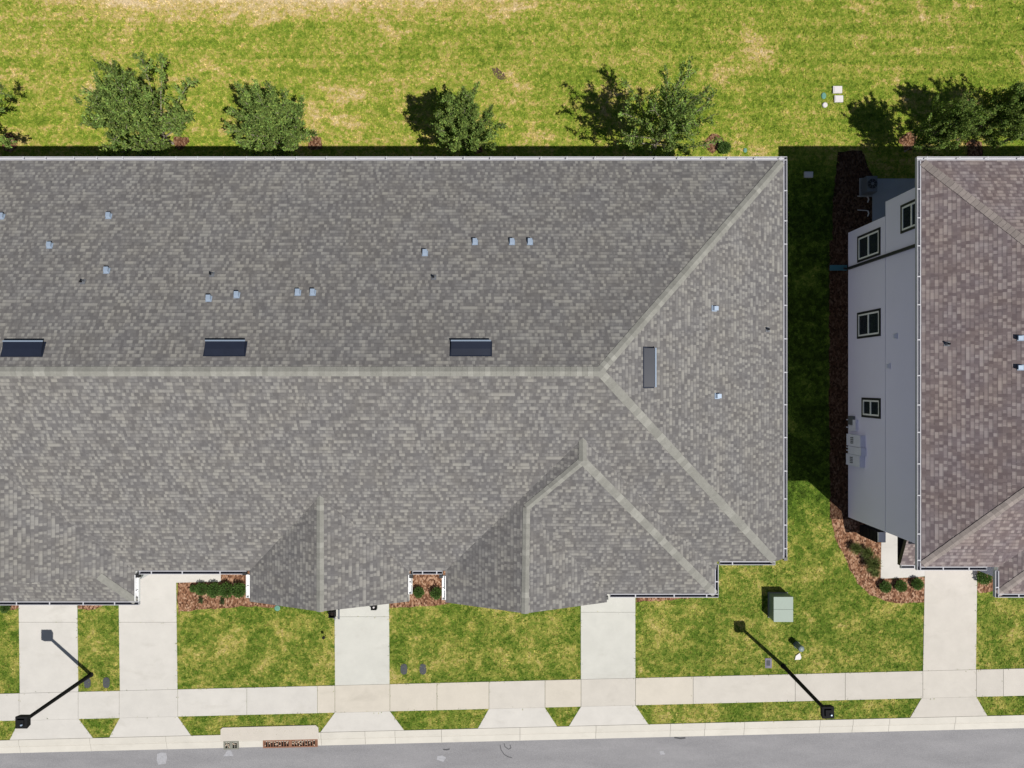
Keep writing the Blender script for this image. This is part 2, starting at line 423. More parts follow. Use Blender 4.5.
# driveways (each cut by a control joint near the garage) and their flared aprons
def drive(x0t, x1t, yt, x0b, x1b, joint, tint, z=0.028, extra=None):
    b = MB(); T = []
    yb0, yb1 = yl(681, x0b), yl(681, x1b)
    def edge(y):
        f = (y - yt) / (yb0 - yt); return x0t + (x0b - x0t) * f, x1t + (x1b - x1t) * f
    ya = yt
    for k, y in enumerate(joint + [None]):
        l0, r0 = edge(ya)
        if y is None: q = [at(l0, ya + .2), at(r0, ya + .2), at(x1b, yb1 - .25), at(x0b, yb0 - .25)]
        else:
            l1, r1 = edge(y); q = [at(l0, ya + .2), at(r0, ya + .2), at(r1, y - .05), at(l1, y - .05)]; ya = y
        slab(b, q, -0.1, z, jit(tint, 0.012))
    for q in (extra or []): slab(b, [at(*p) for p in q], -0.1, z + 0.002, jit(tint, 0.012))
    struct(b.build('driveway', M['concrete']))
drive(18.6, 77, 560, 20.2, 78.5, [622], CW['w'])
drive(118.5, 176, 560, 120.2, 177.6, [622], CW['w'], extra=[[(176.2, 560), (221, 560), (221, 581.6), (176.2, 582.5)]])
drive(334.4, 388.8, 560, 335.2, 389.6, [616.5], CW['g'])
drive(580.8, 635.2, 560, 580.9, 635.3, [612], CW['g'])
drive(925.3, 977.3, 540, 922.8, 975.6, [], CW['p'])
b = None
for a0, a1, c0, c1, c in ((19.5, 78.8, 10, 93, 'w'), (120, 177.8, 109.5, 191, 'w'), (335, 390, 320.5, 404, 'w'), (489, 544.7, 478, 557, 'w'), (581, 635.3, 569, 648, 'w'), (921.5, 976, 910, 987, 'p')):
    b = MB(); q0 = [(a0, yl(708.2, a0)), (a1, yl(708.2, a1)), (c1, yl(727.3, c1)), (c0, yl(727.3, c0))]
    slab(b, [at(*p) for p in q0], -0.1, 0.022, jit(CW[c], 0.02)); struct(b.build('driveway_apron', M['concrete']))
# right-hand house: entry path, back patio
b = MB(); slab(b, [at(*p) for p in ((881.5, 520), (925.2, 520), (925.2, 576), (916, 577), (880.5, 578.6))], -0.1, 0.024, jit(CW['w'])); struct(b.build('entry_path', M['concrete']))
b = MB(); b.box(17.72, 7.0, -0.1, 34, 10.1, 0.05, lin(190, 194, 204, 0.62)); struct(b.build('patio', M['concrete']))
# pale marks and cracks on the asphalt
def stainmesh(pts, mat, name): 
    b = MB(); b.face([(at(x, y).x, at(x, y).y, -0.116) for x, y in pts][::-1]); struct(b.build(name, mat))
stainmesh([(156, 755), (160, 753.6), (165, 754), (166, 759), (164.5, 765), (157, 766), (155.5, 761)], M['stain'], 'road_stain')
stainmesh([(226.5, 751.5), (230, 751.2), (232.5, 757), (222, 757.6)], M['stain'], 'road_stain')
stainmesh([(437, 757.5), (442, 756.5), (446, 759), (443, 763), (436.5, 761)], M['stain'], 'road_stain')
stainmesh([(660, 752.5), (664, 752), (665.5, 755.5), (661, 756)], M['stain'], 'road_stain')
b = MB()
def crack(pts, w=0.018):
    P = [Vector((at(x, y).x, at(x, y).y, -0.115)) for x, y in pts]
    for p, q in zip(P, P[1:]):
        d = (q - p).normalized(); n = Vector((-d.y, d.x, 0)) * w
        b.face([p - n - d * .005, q - n, q + n, p + n - d * .005])
crack([(500, 746), (501, 751), (504, 755.5), (508, 758), (512, 759)]); crack([(504, 744.5), (505, 748), (508.5, 750.5), (511, 749.2), (510, 746)])
crack([(443, 750.6), (446, 751), (449.5, 750.2)], 0.03); crack([(675, 738.6), (681, 739.6), (686, 739)], 0.04)
struct(b.build('road_crack', M['crack']))

# ------------------------------------------------------------------ mulch beds
def blob(pts, jitter=0.04, step=0.22):
    out = []
    n = len(pts)
    for i in range(n):
        p, q = pts[i], pts[(i + 1) % n]; d = q - p; k = max(1, int(d.length / step))
        for j in range(k):
            w = p + d * (j / k); out.append((w.x + random.uniform(-jitter, jitter), w.y + random.uniform(-jitter, jitter)))
    return out
def mulch(pts, name='mulch_bed', jitter=0.04, mat='mulch'):
    b = MB(); q = blob([at(*p) for p in pts], jitter)
    a = sum(q[i][0] * q[(i + 1) % len(q)][1] - q[(i + 1) % len(q)][0] * q[i][1] for i in range(len(q)))
    if a < 0: q = q[::-1]
    MZ[0] += 0.001; EXCL.append(q)
    b.face([(x, y, MZ[0]) for x, y in q]); return struct(b.build(name, M[mat]))
mulch([(177, 560), (262, 560), (262, 602), (290, 604), (275, 607.5), (247, 606), (225, 608.5), (195, 610), (181, 611.5), (178, 615)])
mulch([(389.5, 560), (450, 560), (450, 602), (440, 605.5), (410, 607), (389.5, 608)])
mulch([(636, 590), (692, 590), (690, 598.5), (672, 600), (655, 601), (636.5, 601.5)])
mulch([(830, 515), (866, 515), (882, 530), (882, 578.6), (925, 576.5), (925, 602), (902, 603), (885, 601), (870, 595), (858, 584), (850, 570), (842, 552), (835, 537)])
mulch([(977.5, 560), (1010, 560), (1010, 588), (990, 591), (977.5, 593.5)])
mulch([(829, 240), (852, 240), (852, 519), (830, 519), (829, 400)], mat='mulch_shaded')
mulch([(838, 152), (862, 150), (873, 178), (873, 242), (832, 242), (833, 200)], mat='mulch_shaded')
mulch([(0, 598), (40, 598), (18, 608), (16, 610), (8, 610.5), (0, 608)])
mulch([(78, 598), (118, 598), (100, 607.5), (88, 609.5), (78, 608.5)])
for cx, cy, r in ((9, 143, 9), (181, 143, 8), (316, 143, 8), (474, 146, 9), (714, 144, 9), (908, 142, 10), (975, 149, 9)):
    mulch([(cx + r * math.cos(a) * random.uniform(.8, 1.15), cy + r * math.sin(a) * random.uniform(.8, 1.15)) for a in [k * math.pi / 5 for k in range(10)]], 'mulch_ring', 0.09, 'mulch_ring')
b = MB(); q = blob([at(*p) for p in ((492, 69), (497, 67), (502, 72), (507, 78), (500, 79), (494, 76))], 0.05, 0.12)
b.face([(x, y, 0.008) for x, y in q][::-1]); struct(b.build('bare_soil', plain('dark_bare_soil', (0.10, 0.07, 0.045), 0.95, 0.05, 0, 0.5, 12)))

# ------------------------------------------------------------------ roofs
EZ, RZ = 6.75, 10.06
def plane(b, pts, down, tri=None):
    """pts: 3-D outline (CCW from above); down: horizontal unit vector pointing down the slope"""
    P = [Vector(p) for p in pts]; d = Vector((down[0], down[1])).normalized(); e = Vector((-d.y, d.x))
    n = Vector((0, 0, 0))
    for i in range(len(P)):
        a, c = P[i], P[(i + 1) % len(P)]; n += a.cross(c)
    n.normalize()
    if n.z < 0: P = P[::-1]; n = -n
    cs = max(n.z, 0.3)
    uv = lambda p: (p.x * e.x + p.y * e.y + 60, -(p.x * d.x + p.y * d.y) / cs + 60)
    if tri is None:
        b.face(P, None, 0, [uv(p) for p in P])
    else:
        P = [Vector(p) for p in pts]
        for q in tri:
            T = [P[k] for k in q]
            if (T[1] - T[0]).cross(T[2] - T[0]).z < 0: T = T[::-1]
            b.face(T, None, 0, [uv(p) for p in T])
def caps(parent, mat, p0, p1, drop, base, w=0.17, name='ridge_cap', step=0.2):
    b = MB(); p0, p1 = Vector(p0), Vector(p1); d = (p1 - p0); L = d.length; d /= L
    n = Vector((-d.y, d.x, 0)).normalized(); k = max(1, int(L / step))
    light = 0
    for i in range(k):
        a = p0 + d * (L * i / k); c = p0 + d * (L * (i + 1) / k + 0.015)
        up0, up1 = Vector((0, 0, 0.012)), Vector((0, 0, 0.021))
        r = random.random(); q = random.uniform(0.90, 1.05) if r < 0.74 else random.uniform(1.08, 1.24)
        ti = (base[0] * q, base[1] * q, base[2] * q * 0.98, 1)
        w_ = w * random.uniform(0.97, 1.03)
        dr = Vector((0, 0, -drop * w_))
        A0, A1 = a + n * w_ + dr + up0, a - n * w_ + dr + up0
        C0, C1 = c + n * w_ + dr + up1, c - n * w_ + dr + up1
        am, cm = a + up0 * 1.0, c + up1
        for q4 in ([A0, am, cm, C0], [am, A1, C1, cm], [C0, cm, C1, C1 - up1, C0 - up1][:3] + [C1 - up1 * 0.6, C0 - up1 * 0.6][:0]):
            nn = (Vector(q4[1]) - Vector(q4[0])).cross(Vector(q4[2]) - Vector(q4[1]))
            b.face(q4 if nn.z >= 0 else q4[::-1], ti)
        b.face([C0, C1, C1 - Vector((0, 0, 0.012)), C0 - Vector((0, 0, 0.012))], ti)
    return b.build(name, mat, parent)
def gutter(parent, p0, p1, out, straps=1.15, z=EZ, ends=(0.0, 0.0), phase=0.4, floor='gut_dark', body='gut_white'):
    """white K-style trough hung on the eave p0-p1; out: outward direction"""
    p0 = Vector((p0[0], p0[1], z)); p1 = Vector((p1[0], p1[1], z)); d = (p1 - p0); L = d.length; d /= L; o = Vector((out[0], out[1], 0)).normalized()
    p0 = p0 - d * ends[0]; p1 = p1 + d * ends[1]; L = (p1 - p0).length
    b = MB(); up = Vector((0, 0, 1)); mid = (p0 + p1) / 2
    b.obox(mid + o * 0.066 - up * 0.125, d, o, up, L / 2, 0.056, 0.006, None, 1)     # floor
    b.obox(mid + o * 0.126 - up * 0.06, d, o, up, L / 2, 0.004, 0.071)                # outer wall
    b.obox(mid + o * 0.1225 + up * 0.013, d, o, up, L / 2, 0.010, 0.004)              # rolled lip
    b.obox(mid - o * 0.002 + up * 0.020, d, o, up, L / 2, 0.016, 0.005)               # drip edge
    b.obox(mid + o * 0.004 - up * 0.06, d, o, up, L / 2, 0.004, 0.066)                # back
    for e in (p0 + d * 0.004, p1 - d * 0.004): b.obox(e + o * 0.065 - up * 0.06, d, o, up, 0.005, 0.058, 0.066)
    x = phase
    while x < L - 0.15:
        b.obox(p0 + d * x + o * 0.065 + up * 0.024, d, o, up, 0.022, 0.070, 0.004)
        x += straps * random.uniform(0.8, 1.2)
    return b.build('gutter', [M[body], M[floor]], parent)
def fascia(b, p0, p1, h=0.2, th=0.025):
    p0, p1 = Vector(p0), Vector(p1); d = (p1 - p0).normalized(); n = Vector((-d.y, d.x, 0)).normalized()
    q = [p0, p1, p1 - Vector((0, 0, h)), p0 - Vector((0, 0, h))]
    b.face(q); b.face([v + n * th for v in q[::-1]])
    b.face([q[3], q[2], q[2] + n * th, q[3] + n * th])

CAPG = lin(143, 142, 137, 0.80); CAPB = lin(140, 131, 128, 0.84)

# ---- the long grey townhouse row
row = thing('townhouse_row', 'long townhouse row under one grey shingled roof with front gables', 'townhouse', (-8, 0.5, 0))
XW, XE, YB, YF = -29.633, 10.796, 8.900, -7.428
RY, RXE = 0.44, 3.082
sF = (RZ - EZ) / (RY - YF)
zF = lambda y: EZ + (y - YF) * sF
yF = lambda z: YF + (z - EZ) / sF
b = MB()
plane(b, [(XW, YB, EZ), (XE, YB, EZ), (RXE, RY, RZ), (XW, RY, RZ)], (0, 1))
ycut = -7.013; sE = (RZ - EZ) / (XE - RXE); xcut = XE - (zF(ycut) - EZ) / sE
plane(b, [(XW, YF, EZ), (3.951, YF, EZ), (8.100, YF, EZ), (8.100, ycut, zF(ycut)), (xcut, ycut, zF(ycut)), (RXE, RY, RZ), (XW, RY, RZ)], (0, -1))
plane(b, [(XE, -6.934, EZ), (XE, YB, EZ), (RXE, RY, RZ), (xcut, ycut, zF(ycut))], (1, 0))
# hipped bay with its front gable (right unit)
C = (8.070, -8.347, EZ); El = (3.773, -8.347, EZ); Rs = (2.588, -2.80, 9.04); Rn = (2.588, yF(9.04) + 0.03, 9.04)
J = (0.55, -4.66, 8.149); G = (0.489, -8.673, 8.122); W0 = (-2.647, -8.673, EZ); W1 = (-2.647, YF - 0.0, EZ); Ge = (3.773, -8.673, EZ)
plane(b, [C, (8.070, ycut - 0.1, EZ), (8.070, ycut + 0.3, EZ), Rn, Rs], (1, 0), [(0, 1, 4), (1, 2, 3), (1, 3, 4)])
plane(b, [Rs, J, El, C], (0, -1), [(0, 1, 2), (0, 2, 3)])
plane(b, [W0, W1, Rn, Rs, J, G], (-1, 0), [(0, 1, 4), (0, 4, 5), (1, 2, 3), (1, 3, 4)])
plane(b, [J, G, Ge, El], (1, 0), [(0, 1, 2), (0, 2, 3)])
# plain front gable (middle unit)
g0 = (-10.431, -8.643, EZ); g1 = (-10.431, YF, EZ); gr = (-7.270, -8.613, 8.09); gn = (-7.270, yF(8.12), 8.09); g2 = (-4.099, -8.643, EZ); g3 = (-4.099, YF, EZ)
plane(b, [g0, g1, gn, gr], (-1, 0)); plane(b, [g2, g3, gn, gr], (1, 0))
# gable over a skirt roof (left unit)
l0 = (-14.965, -8.653, EZ); l1 = (-14.965, YF, EZ); lr = (-19.459, -7.527, 8.65); ln = (-19.459, yF(8.68), 8.65); lj = (-16.140, -7.507, EZ + 0.50)
plane(b, [l0, l1, ln, lr, lj], (1, 0), [(0, 1, 4), (1, 2, 3), (1, 3, 4)])
l5 = (-23.904, -8.653, EZ); l6 = (-23.904, YF, EZ); l7 = (-22.718, -7.507, EZ + 0.50)
plane(b, [l5, l6, ln, lr, l7], (-1, 0), [(0, 1, 4), (1, 2, 3), (1, 3, 4)])
plane(b, [l0, lj, l7, l5], (0, -1))
roof = b.build('roof', M['shingle'], row)
# white fascia and soffits under the eaves
b = MB()
for p, q in (((XW, YB), (XE, YB)), ((XE, YB), (XE, -6.934)), ((XW, YF), (-23.904, YF)), ((-14.965, YF), (-10.431, YF)), ((-4.099, YF), (-2.647, YF)), ((-23.904, -8.653), (-14.965, -8.653)), ((-14.965, -8.653), (-14.965, YF)),
             ((3.773, -8.347), (8.070, -8.347)), ((8.070, -8.347), (8.070, -7.013)), ((-2.647, YF), (-2.647, -8.673)), ((-10.431, YF), (-10.431, -8.643)), ((-4.099, -8.643), (-4.099, YF))):
    fascia(b, (p[0], p[1], EZ - 0.012), (q[0], q[1], EZ - 0.012))
fascia(b, (8.100, ycut, zF(ycut) - 0.012), (xcut, ycut, zF(ycut) - 0.012)); fascia(b, (xcut, ycut, zF(ycut) - 0.012), (XE, -6.934, EZ - 0.012))
for a_, c_, e_ in ((W0, G, Ge), (g0, gr, g2)):
    for p, q in ((a_, c_), (c_, e_)):
        fascia(b, (p[0], p[1] + 0.01, p[2] - 0.012), (q[0], q[1] + 0.01, q[2] - 0.012))
b.build('fascia', M['white'], row)
b = MB()
b.box(XW + .3, YF + 0.45, 0, XE - 0.45, YB - 0.5, EZ - 0.06)
b.box(-2.25, -8.15, 0, 3.4, YF + 0.5, EZ - 0.05); b.box(3.405, -7.95, 0, 7.72, YF + 0.5, EZ - 0.04)
b.box(-10.1, -8.2, 0, -4.6, YF + 0.5, EZ - 0.05); b.box(-23.7, -8.2, 0, -15.6, YF + 0.5, EZ - 0.05)
for x0, xm, x1, y, z1 in ((-2.25, 0.495, 3.4, -8.20, 7.85), (-10.1, -7.3, -4.6, -8.24, 7.8)):
    b.face([(x0, y, EZ - 0.2), (x1, y, EZ - 0.2), (xm, y, z1)])
b.face([(-16.6, -7.45, 7.05), (-22.4, -7.45, 7.05), (-19.46, -7.45, 8.5)][::-1])
b.face([(XW + .3, YB - .5, EZ - .1), (XW + .3, YF + .45, EZ - .1), (XW + .3, RY, RZ - .1)][::-1])
b.build('wall', M['stucco'], row)
# shingle caps along ridges and hips (sub-parts of the roof)
caps(roof, M['cap'], (RXE, RY, RZ), (XW, RY, RZ), 0.42, CAPG)
caps(roof, M['cap'], (RXE, RY, RZ), (XE - 0.1, YB - 0.1, EZ + 0.05), 0.30, CAPG, 0.16, 'hip_cap')
caps(roof, M['cap'], (RXE, RY, RZ), (xcut - 0.05, ycut + 0.05, zF(ycut) + 0.03), 0.30, CAPG, 0.16, 'hip_cap')
caps(roof, M['cap'], Rn, Rs, 0.42, CAPG, 0.14)
caps(roof, M['cap'], Rs, C, 0.30, CAPG, 0.15, 'hip_cap')
caps(roof, M['cap'], Rs, J, 0.34, CAPG, 0.14, 'hip_cap')
caps(roof, M['cap'], J, G, 0.42, CAPG, 0.14)
caps(roof, M['cap'], gn, gr, 0.42, CAPG, 0.14)
caps(roof, M['cap'], lj, l0, 0.30, CAPG, 0.15, 'hip_cap')
caps(roof, M['cap'], ln, lr, 0.42, CAPG, 0.14)
# gutters
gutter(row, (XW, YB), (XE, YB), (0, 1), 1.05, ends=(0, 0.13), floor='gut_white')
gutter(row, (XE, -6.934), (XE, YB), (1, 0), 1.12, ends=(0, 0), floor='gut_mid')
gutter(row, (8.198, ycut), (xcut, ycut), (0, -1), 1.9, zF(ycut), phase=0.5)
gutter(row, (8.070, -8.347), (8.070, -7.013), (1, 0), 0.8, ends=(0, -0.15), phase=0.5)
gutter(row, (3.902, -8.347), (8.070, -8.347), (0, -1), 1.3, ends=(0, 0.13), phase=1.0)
gutter(row, (-2.647, -8.574), (-2.647, YF - .2), (-1, 0), 3, floor='white', body='white')  # brighter white on the gable gutters paints in the sun shining into them
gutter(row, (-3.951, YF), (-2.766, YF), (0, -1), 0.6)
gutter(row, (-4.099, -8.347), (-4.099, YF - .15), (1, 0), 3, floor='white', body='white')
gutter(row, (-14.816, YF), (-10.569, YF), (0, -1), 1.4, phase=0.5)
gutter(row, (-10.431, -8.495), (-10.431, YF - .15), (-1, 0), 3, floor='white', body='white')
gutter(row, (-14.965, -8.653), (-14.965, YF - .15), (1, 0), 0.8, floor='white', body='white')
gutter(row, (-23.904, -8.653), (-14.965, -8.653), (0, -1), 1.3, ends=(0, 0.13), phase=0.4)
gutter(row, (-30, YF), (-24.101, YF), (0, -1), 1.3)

for x, y, z in ((606.5, 598, EZ), (411, 576.5, EZ), (441, 576.5, EZ), (773.5, 563.5, EZ + .15), (785.5, 559, EZ), (137.5, 576, EZ), (244.5, 573.5, EZ)):
    p = at(x, y, z); b = MB(); b.box(p.x - .07, p.y - .06, z - .14, p.x + .07, p.y + .06, z + .03); b.box(p.x - .045, p.y + .02, z - .5, p.x + .045, p.y + .14, z - .145)
    b.build('gutter_outlet', M['dark'], row)
# garage doors, entry doors and front windows
def front_window(parent, x0, x1, z0, z1, y):
    t_ = MB(); t_.box(x0 - .09, y - .03, z0 - .09, x1 + .09, y + .02, z1 + .09); w = t_.build('window', M['dark'], parent)
    f = MB(); zm = (z0 + z1) / 2
    f.box(x0, y - .05, z0, x1, y - .031, z1)
    f.build('frame', M['white'], w)
    g = MB(); g.box(x0 + .06, y - .056, z0 + .06, x1 - .06, y - .051, zm - .03); g.box(x0 + .06, y - .056, zm + .03, x1 - .06, y - .051, z1 - .06); g.build('pane', M['glass'], w)
def garage_door(parent, x0, x1, y):
    g = MB()
    for k in range(4):
        z0 = 0.05 + k * 0.53
        g.box(x0, y - .04, z0, x1, y + .01, z0 + .51)
        for j in range(4):
            w = (x1 - x0) / 4; g.box(x0 + w * j + .08, y - .055, z0 + .1, x0 + w * (j + 1) - .08, y - .041, z0 + .41)
    g.build('garage_door', M['door'], parent)
garage_door(row, -23.0, -20.6, -8.21); garage_door(row, -19.0, -16.3, -8.21); garage_door(row, -7.6, -5.0, -8.21); garage_door(row, 3.5, 6.0, -7.96)
for x0, x1, y in ((-22.5, -21.0, -8.2), (-18.5, -17.0, -8.2), (-8.6, -7.2, -8.2), (-0.6, 1.0, -8.15), (5.0, 6.4, -7.95)): front_window(row, x0, x1, 4.2, 5.6, y)
front_window(row, -1.2, 1.6, 1.0, 2.6, -8.15)
for x0, y in ((-14.0, YF + .45), (-3.9, YF + .45)):
    d_ = MB(); d_.box(x0, y - .04, 0.05, x0 + .95, y + .01, 2.15); o = d_.build('door', M['dark'], row)
    h_ = MB(); h_.box(x0 + .82, y - .09, 1.0, x0 + .86, y - .041, 1.12); h_.build('handle', M['galv'], o)

# ---- roof vents (children of the roof they are fixed to)
def on_plane(px, py, zf, it=12):
    z = 8.0
    for _ in range(it):
        p = at(px, py, z); z = zf(p)
    p.z = z; return p
sB = (RZ - EZ) / (YB - RY)
zBack = lambda p: EZ + (YB - p.y) * sB
zEast = lambda p: EZ + (XE - p.x) * sE
def frame_of(down, s):
    d = Vector((down[0], down[1], -s)).normalized(); e = Vector((-down[1], down[0], 0)).normalized(); n = e.cross(d)
    if n.z < 0: n = -n
    return d, e, n
def box_vent(parent, p, down, s, k=0.70):
    """small gooseneck exhaust hood: flashing plate, tapered hood, dark mouth"""
    d, e, n = frame_of(down, s); b = MB()
    b.obox(p + n * 0.012, e, d, n, 0.16 * k, 0.17 * k, 0.006)
    lo, hi = 0.15 * k, -0.13 * k; w = 0.115 * k
    A = [p + d * hi + e * sx * w + n * 0.02 for sx in (-1, 1)]
    B = [p + d * hi * 0.6 + e * sx * w + n * 0.15 * k for sx in (-1, 1)]
    Cc = [p + d * lo + e * sx * w + n * 0.20 * k for sx in (-1, 1)]
    D = [p + d * lo + e * sx * w + n * 0.12 * k for sx in (-1, 1)]
    E = [p + d * lo * 0.6 + e * sx * w + n * 0.02 for sx in (-1, 1)]
    for P, Q in ((A, B), (B, Cc), (Cc, D)): b.face([P[0], P[1], Q[1], Q[0]])
    b.face([D[0], D[1], E[1], E[0]], None, 1)
    b.face([A[0], B[0], Cc[0], D[0], E[0]]); b.face([A[1], E[1], D[1], Cc[1], B[1]])
    return b.build('roof_vent', [M['galv'], M['black']], parent)
def pipe_vent(parent, p, down, s):
    d, e, n = frame_of(down, s); b = MB()
    b.obox(p + n * 0.012, e, d, n, 0.09, 0.10, 0.004); 
    b.tube([p, p + Vector((0, 0, 0.20))], 0.036, 8, mi=1); b.tube([p, p + Vector((0, 0, 0.11))], [0.085, 0.045], 8)
    return b.build('vent_pipe', [M['lead'], M['black']], parent)
for x, y in ((2, 217), (50, 246), (109, 216.5), (107, 271), (209, 299), (237, 295.5), (298, 293), (313, 293), (425, 253.5), (475, 242.5), (512, 242.5), (530, 242.5)):
    box_vent(roof, on_plane(x, y, zBack), (0, 1), sB)
for x, y in ((714, 308.5), (717, 396)): box_vent(roof, on_plane(x, y, zEast), (1, 0), sE)
for x, y in ((83, 282), (212, 274.5), (434, 277.5)): pipe_vent(roof, on_plane(x, y, zBack), (0, 1), sB)
pipe_vent(roof, on_plane(767.5, 329.5, zEast), (1, 0), sE)
def ridge_vent(parent, p, down, s, L=1.40, W=0.50):
    """low off-ridge vent: dark sheet-steel ramp that lifts towards a bright hemmed lip"""
    d, e, n = frame_of(down, s); b = MB(); h = 0.14
    u0, u1 = -W / 2, W / 2
    b.obox(p + n * 0.012, e, d, n, L / 2 + 0.05, W / 2 + 0.04, 0.006)
    A = [p + d * u0 + e * sx * L / 2 + n * 0.02 for sx in (-1, 1)]; B = [p + d * u1 + e * sx * L / 2 + n * h for sx in (-1, 1)]
    M_ = [p + d * (u0 + W * .45) + e * sx * L / 2 + n * (h * .62) for sx in (-1, 1)]
    Z = [p + d * (u1 - .05) + e * sx * L / 2 + n * 0.02 for sx in (-1, 1)]
    b.face([A[0], A[1], M_[1], M_[0]]); b.face([M_[0], M_[1], B[1], B[0]]); b.face([B[0], B[1], Z[1], Z[0]], None, 2)
    b.face([A[0], M_[0], B[0], Z[0]]); b.face([A[1], Z[1], B[1], M_[1]])
    b.obox(p + d * (u1 + 0.012) + n * (h + 0.004), e, d, n, L / 2 + 0.012, 0.024, 0.012, None, 1)
    o = b.build('ridge_vent', [M['vent'], M['galv'], M['black']], parent)
    return o
for x, y in ((23.5, 349.5), (225.5, 349), (471, 349)): ridge_vent(roof, on_plane(x, y, zBack), (0, 1), sB)
ridge_vent(roof, on_plane(648.5, 367.5, zEast), (1, 0), sE, 1.40, 0.40)

# ---- the brown-roofed townhouse on the right
nb = thing('townhouse_row', 'brown shingled townhouse with a pale grey side wall and small windows', 'townhouse', (26, 0.5, 0))
WX, NXE, NYF = 16.219, 37.535, -7.270
NRX = WX + 7.724
nF = (RZ - EZ) / (RY - NYF); nzF = lambda y: EZ + (y - NYF) * nF; nyF = lambda z: NYF + (z - EZ) / nF
b = MB()
plane(b, [(WX, YB, EZ), (NXE, YB, EZ), (NXE, RY, RZ), (NRX, RY, RZ)], (0, 1))
plane(b, [(WX, NYF, EZ), (NXE, NYF, EZ), (NXE, RY, RZ), (NRX, RY, RZ)], (0, -1))
plane(b, [(WX, NYF, EZ), (WX, YB, EZ), (NRX, RY, RZ)], (-1, 0))
nC = (19.321, -8.347, EZ); nRs = (24.793, -2.687, 9.04); nRn = (24.793, nyF(9.06), 9.04); nC2 = (30.225, -8.347, EZ)
plane(b, [nC, (19.321, NYF, EZ), nRn, nRs], (-1, 0)); plane(b, [nC, nC2, nRs], (0, -1)); plane(b, [nC2, (30.225, NYF, EZ), nRn, nRs], (1, 0))
nroof = b.build('roof', M['shingle_brown'], nb)
caps(nroof, M['cap'], (NRX, RY, RZ), (NXE, RY, RZ), 0.42, CAPB)
caps(nroof, M['cap'], (NRX, RY, RZ), (WX + .1, YB - .1, EZ + 0.05), 0.30, CAPB, 0.16, 'hip_cap')
caps(nroof, M['cap'], (NRX, RY, RZ), (WX + .1, NYF + .1, EZ + 0.05), 0.30, CAPB, 0.16, 'hip_cap')
caps(nroof, M['cap'], nRs, nC, 0.30, CAPB, 0.15, 'hip_cap'); caps(nroof, M['cap'], nRs, nC2, 0.30, CAPB, 0.15, 'hip_cap')
caps(nroof, M['cap'], nRn, nRs, 0.42, CAPB, 0.14)
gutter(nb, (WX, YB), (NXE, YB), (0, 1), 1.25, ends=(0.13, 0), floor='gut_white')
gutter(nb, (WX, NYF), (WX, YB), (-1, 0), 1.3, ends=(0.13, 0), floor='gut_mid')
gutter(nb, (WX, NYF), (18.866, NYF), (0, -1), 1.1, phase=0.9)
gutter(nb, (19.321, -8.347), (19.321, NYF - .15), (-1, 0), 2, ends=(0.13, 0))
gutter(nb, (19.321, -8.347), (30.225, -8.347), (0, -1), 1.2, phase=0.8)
b = MB()
for p, q in (((WX, YB), (NXE, YB)), ((WX, NYF), (WX, YB)), ((WX, NYF), (19.321, NYF)), ((19.321, -8.347), (19.321, NYF)), ((19.321, -8.347), (30.225, -8.347))):
    fascia(b, (p[0], p[1], EZ - .012), (q[0], q[1], EZ - .012))
b.build('fascia', M['white'], nb)
WW = 16.54; ZS = 3.50; YS, YN1, YN2 = -6.55, 7.44, 8.07
b = MB()
b.box(WW, YS, 0, NXE - .4, YN1, ZS - 0.012); b.box(WW + .015, YS + .015, ZS - 0.012, NXE - .42, YN1 - .05, ZS + 0.016, None, 1)
b.box(WW, YS, ZS + 0.016, NXE - .4, YN2, EZ - 0.03)
b.box(20.0, -8.0, 0, 30.1, YS + .02, EZ - 0.04)
b.build('wall', [M['wall_pale'], M['lead']], nb)
def side_window(y0, y1, z0, z1, zm):
    """single-hung window in the west wall: dark trim, white frame, two panes"""
    t_ = MB(); x = WW
    for a0, a1, c0, c1 in ((y0, y1, z0, z0 + .11), (y0, y1, z1 - .11, z1), (y0, y0 + .10, z0 + .11, z1 - .11), (y1 - .10, y1, z0 + .11, z1 - .11)):
        t_.box(x - .04, a0, c0, x - .002, a1, c1)
    w = t_.build('window', M['dark'], nb)
    f = MB(); y0 += .102; y1 -= .102; z0 += .112; z1 -= .112; k = .075
    for a0, a1, c0, c1 in ((y0, y1, z0, z0 + k), (y0, y1, z1 - k, z1), (y0, y0 + k, z0 + k, z1 - k), (y1 - k, y1, z0 + k, z1 - k), (y0 + k, y1 - k, zm - .05, zm + .05)):
        f.box(x - .032, a0, c0, x - .002, a1, c1)
    ym = (y0 + y1) / 2
    f.build('frame', M['white'], w)
    for c0, c1 in ((z0 + k, zm - .05), (zm + .05, z1 - k)):
        g = MB(); g.box(x - .008, y0 + k, c0, x - .003, y1 - k, c1); g.build('pane', M['glass'], w)
side_window(5.80, 7.04, 1.00, 3.10, 2.04)
side_window(2.16, 3.40, 0.98, 3.12, 2.04)
side_window(-1.56, -0.64, 1.42, 3.12, 2.24)
side_window(6.38, 7.58, 4.78, 6.40, 5.60)
b = MB(); b.box(WW - .10, 5.60, 0.15, WW - .003, 5.72, 6.5); b.obox((WW - .17, 5.66, 0.14), Vector((1, 0, -.5)).normalized(), Vector((0, 1, 0)), Vector((.5, 0, 1)).normalized(), .14, .04, .03)
b.build('downspout', M['dark'], nb)
for y, z in ((2.07, 4.38), (0.79, 3.82)):
    b = MB(); b.box(WW - .05, y - .12, z - .12, WW - .002, y + .12, z + .12)
    for k in range(3): b.box(WW - .075, y - .09, z - .085 + k * .065, WW - .051, y + .09, z - .055 + k * .065)
    b.build('wall_vent', M['boxgrey'], nb)
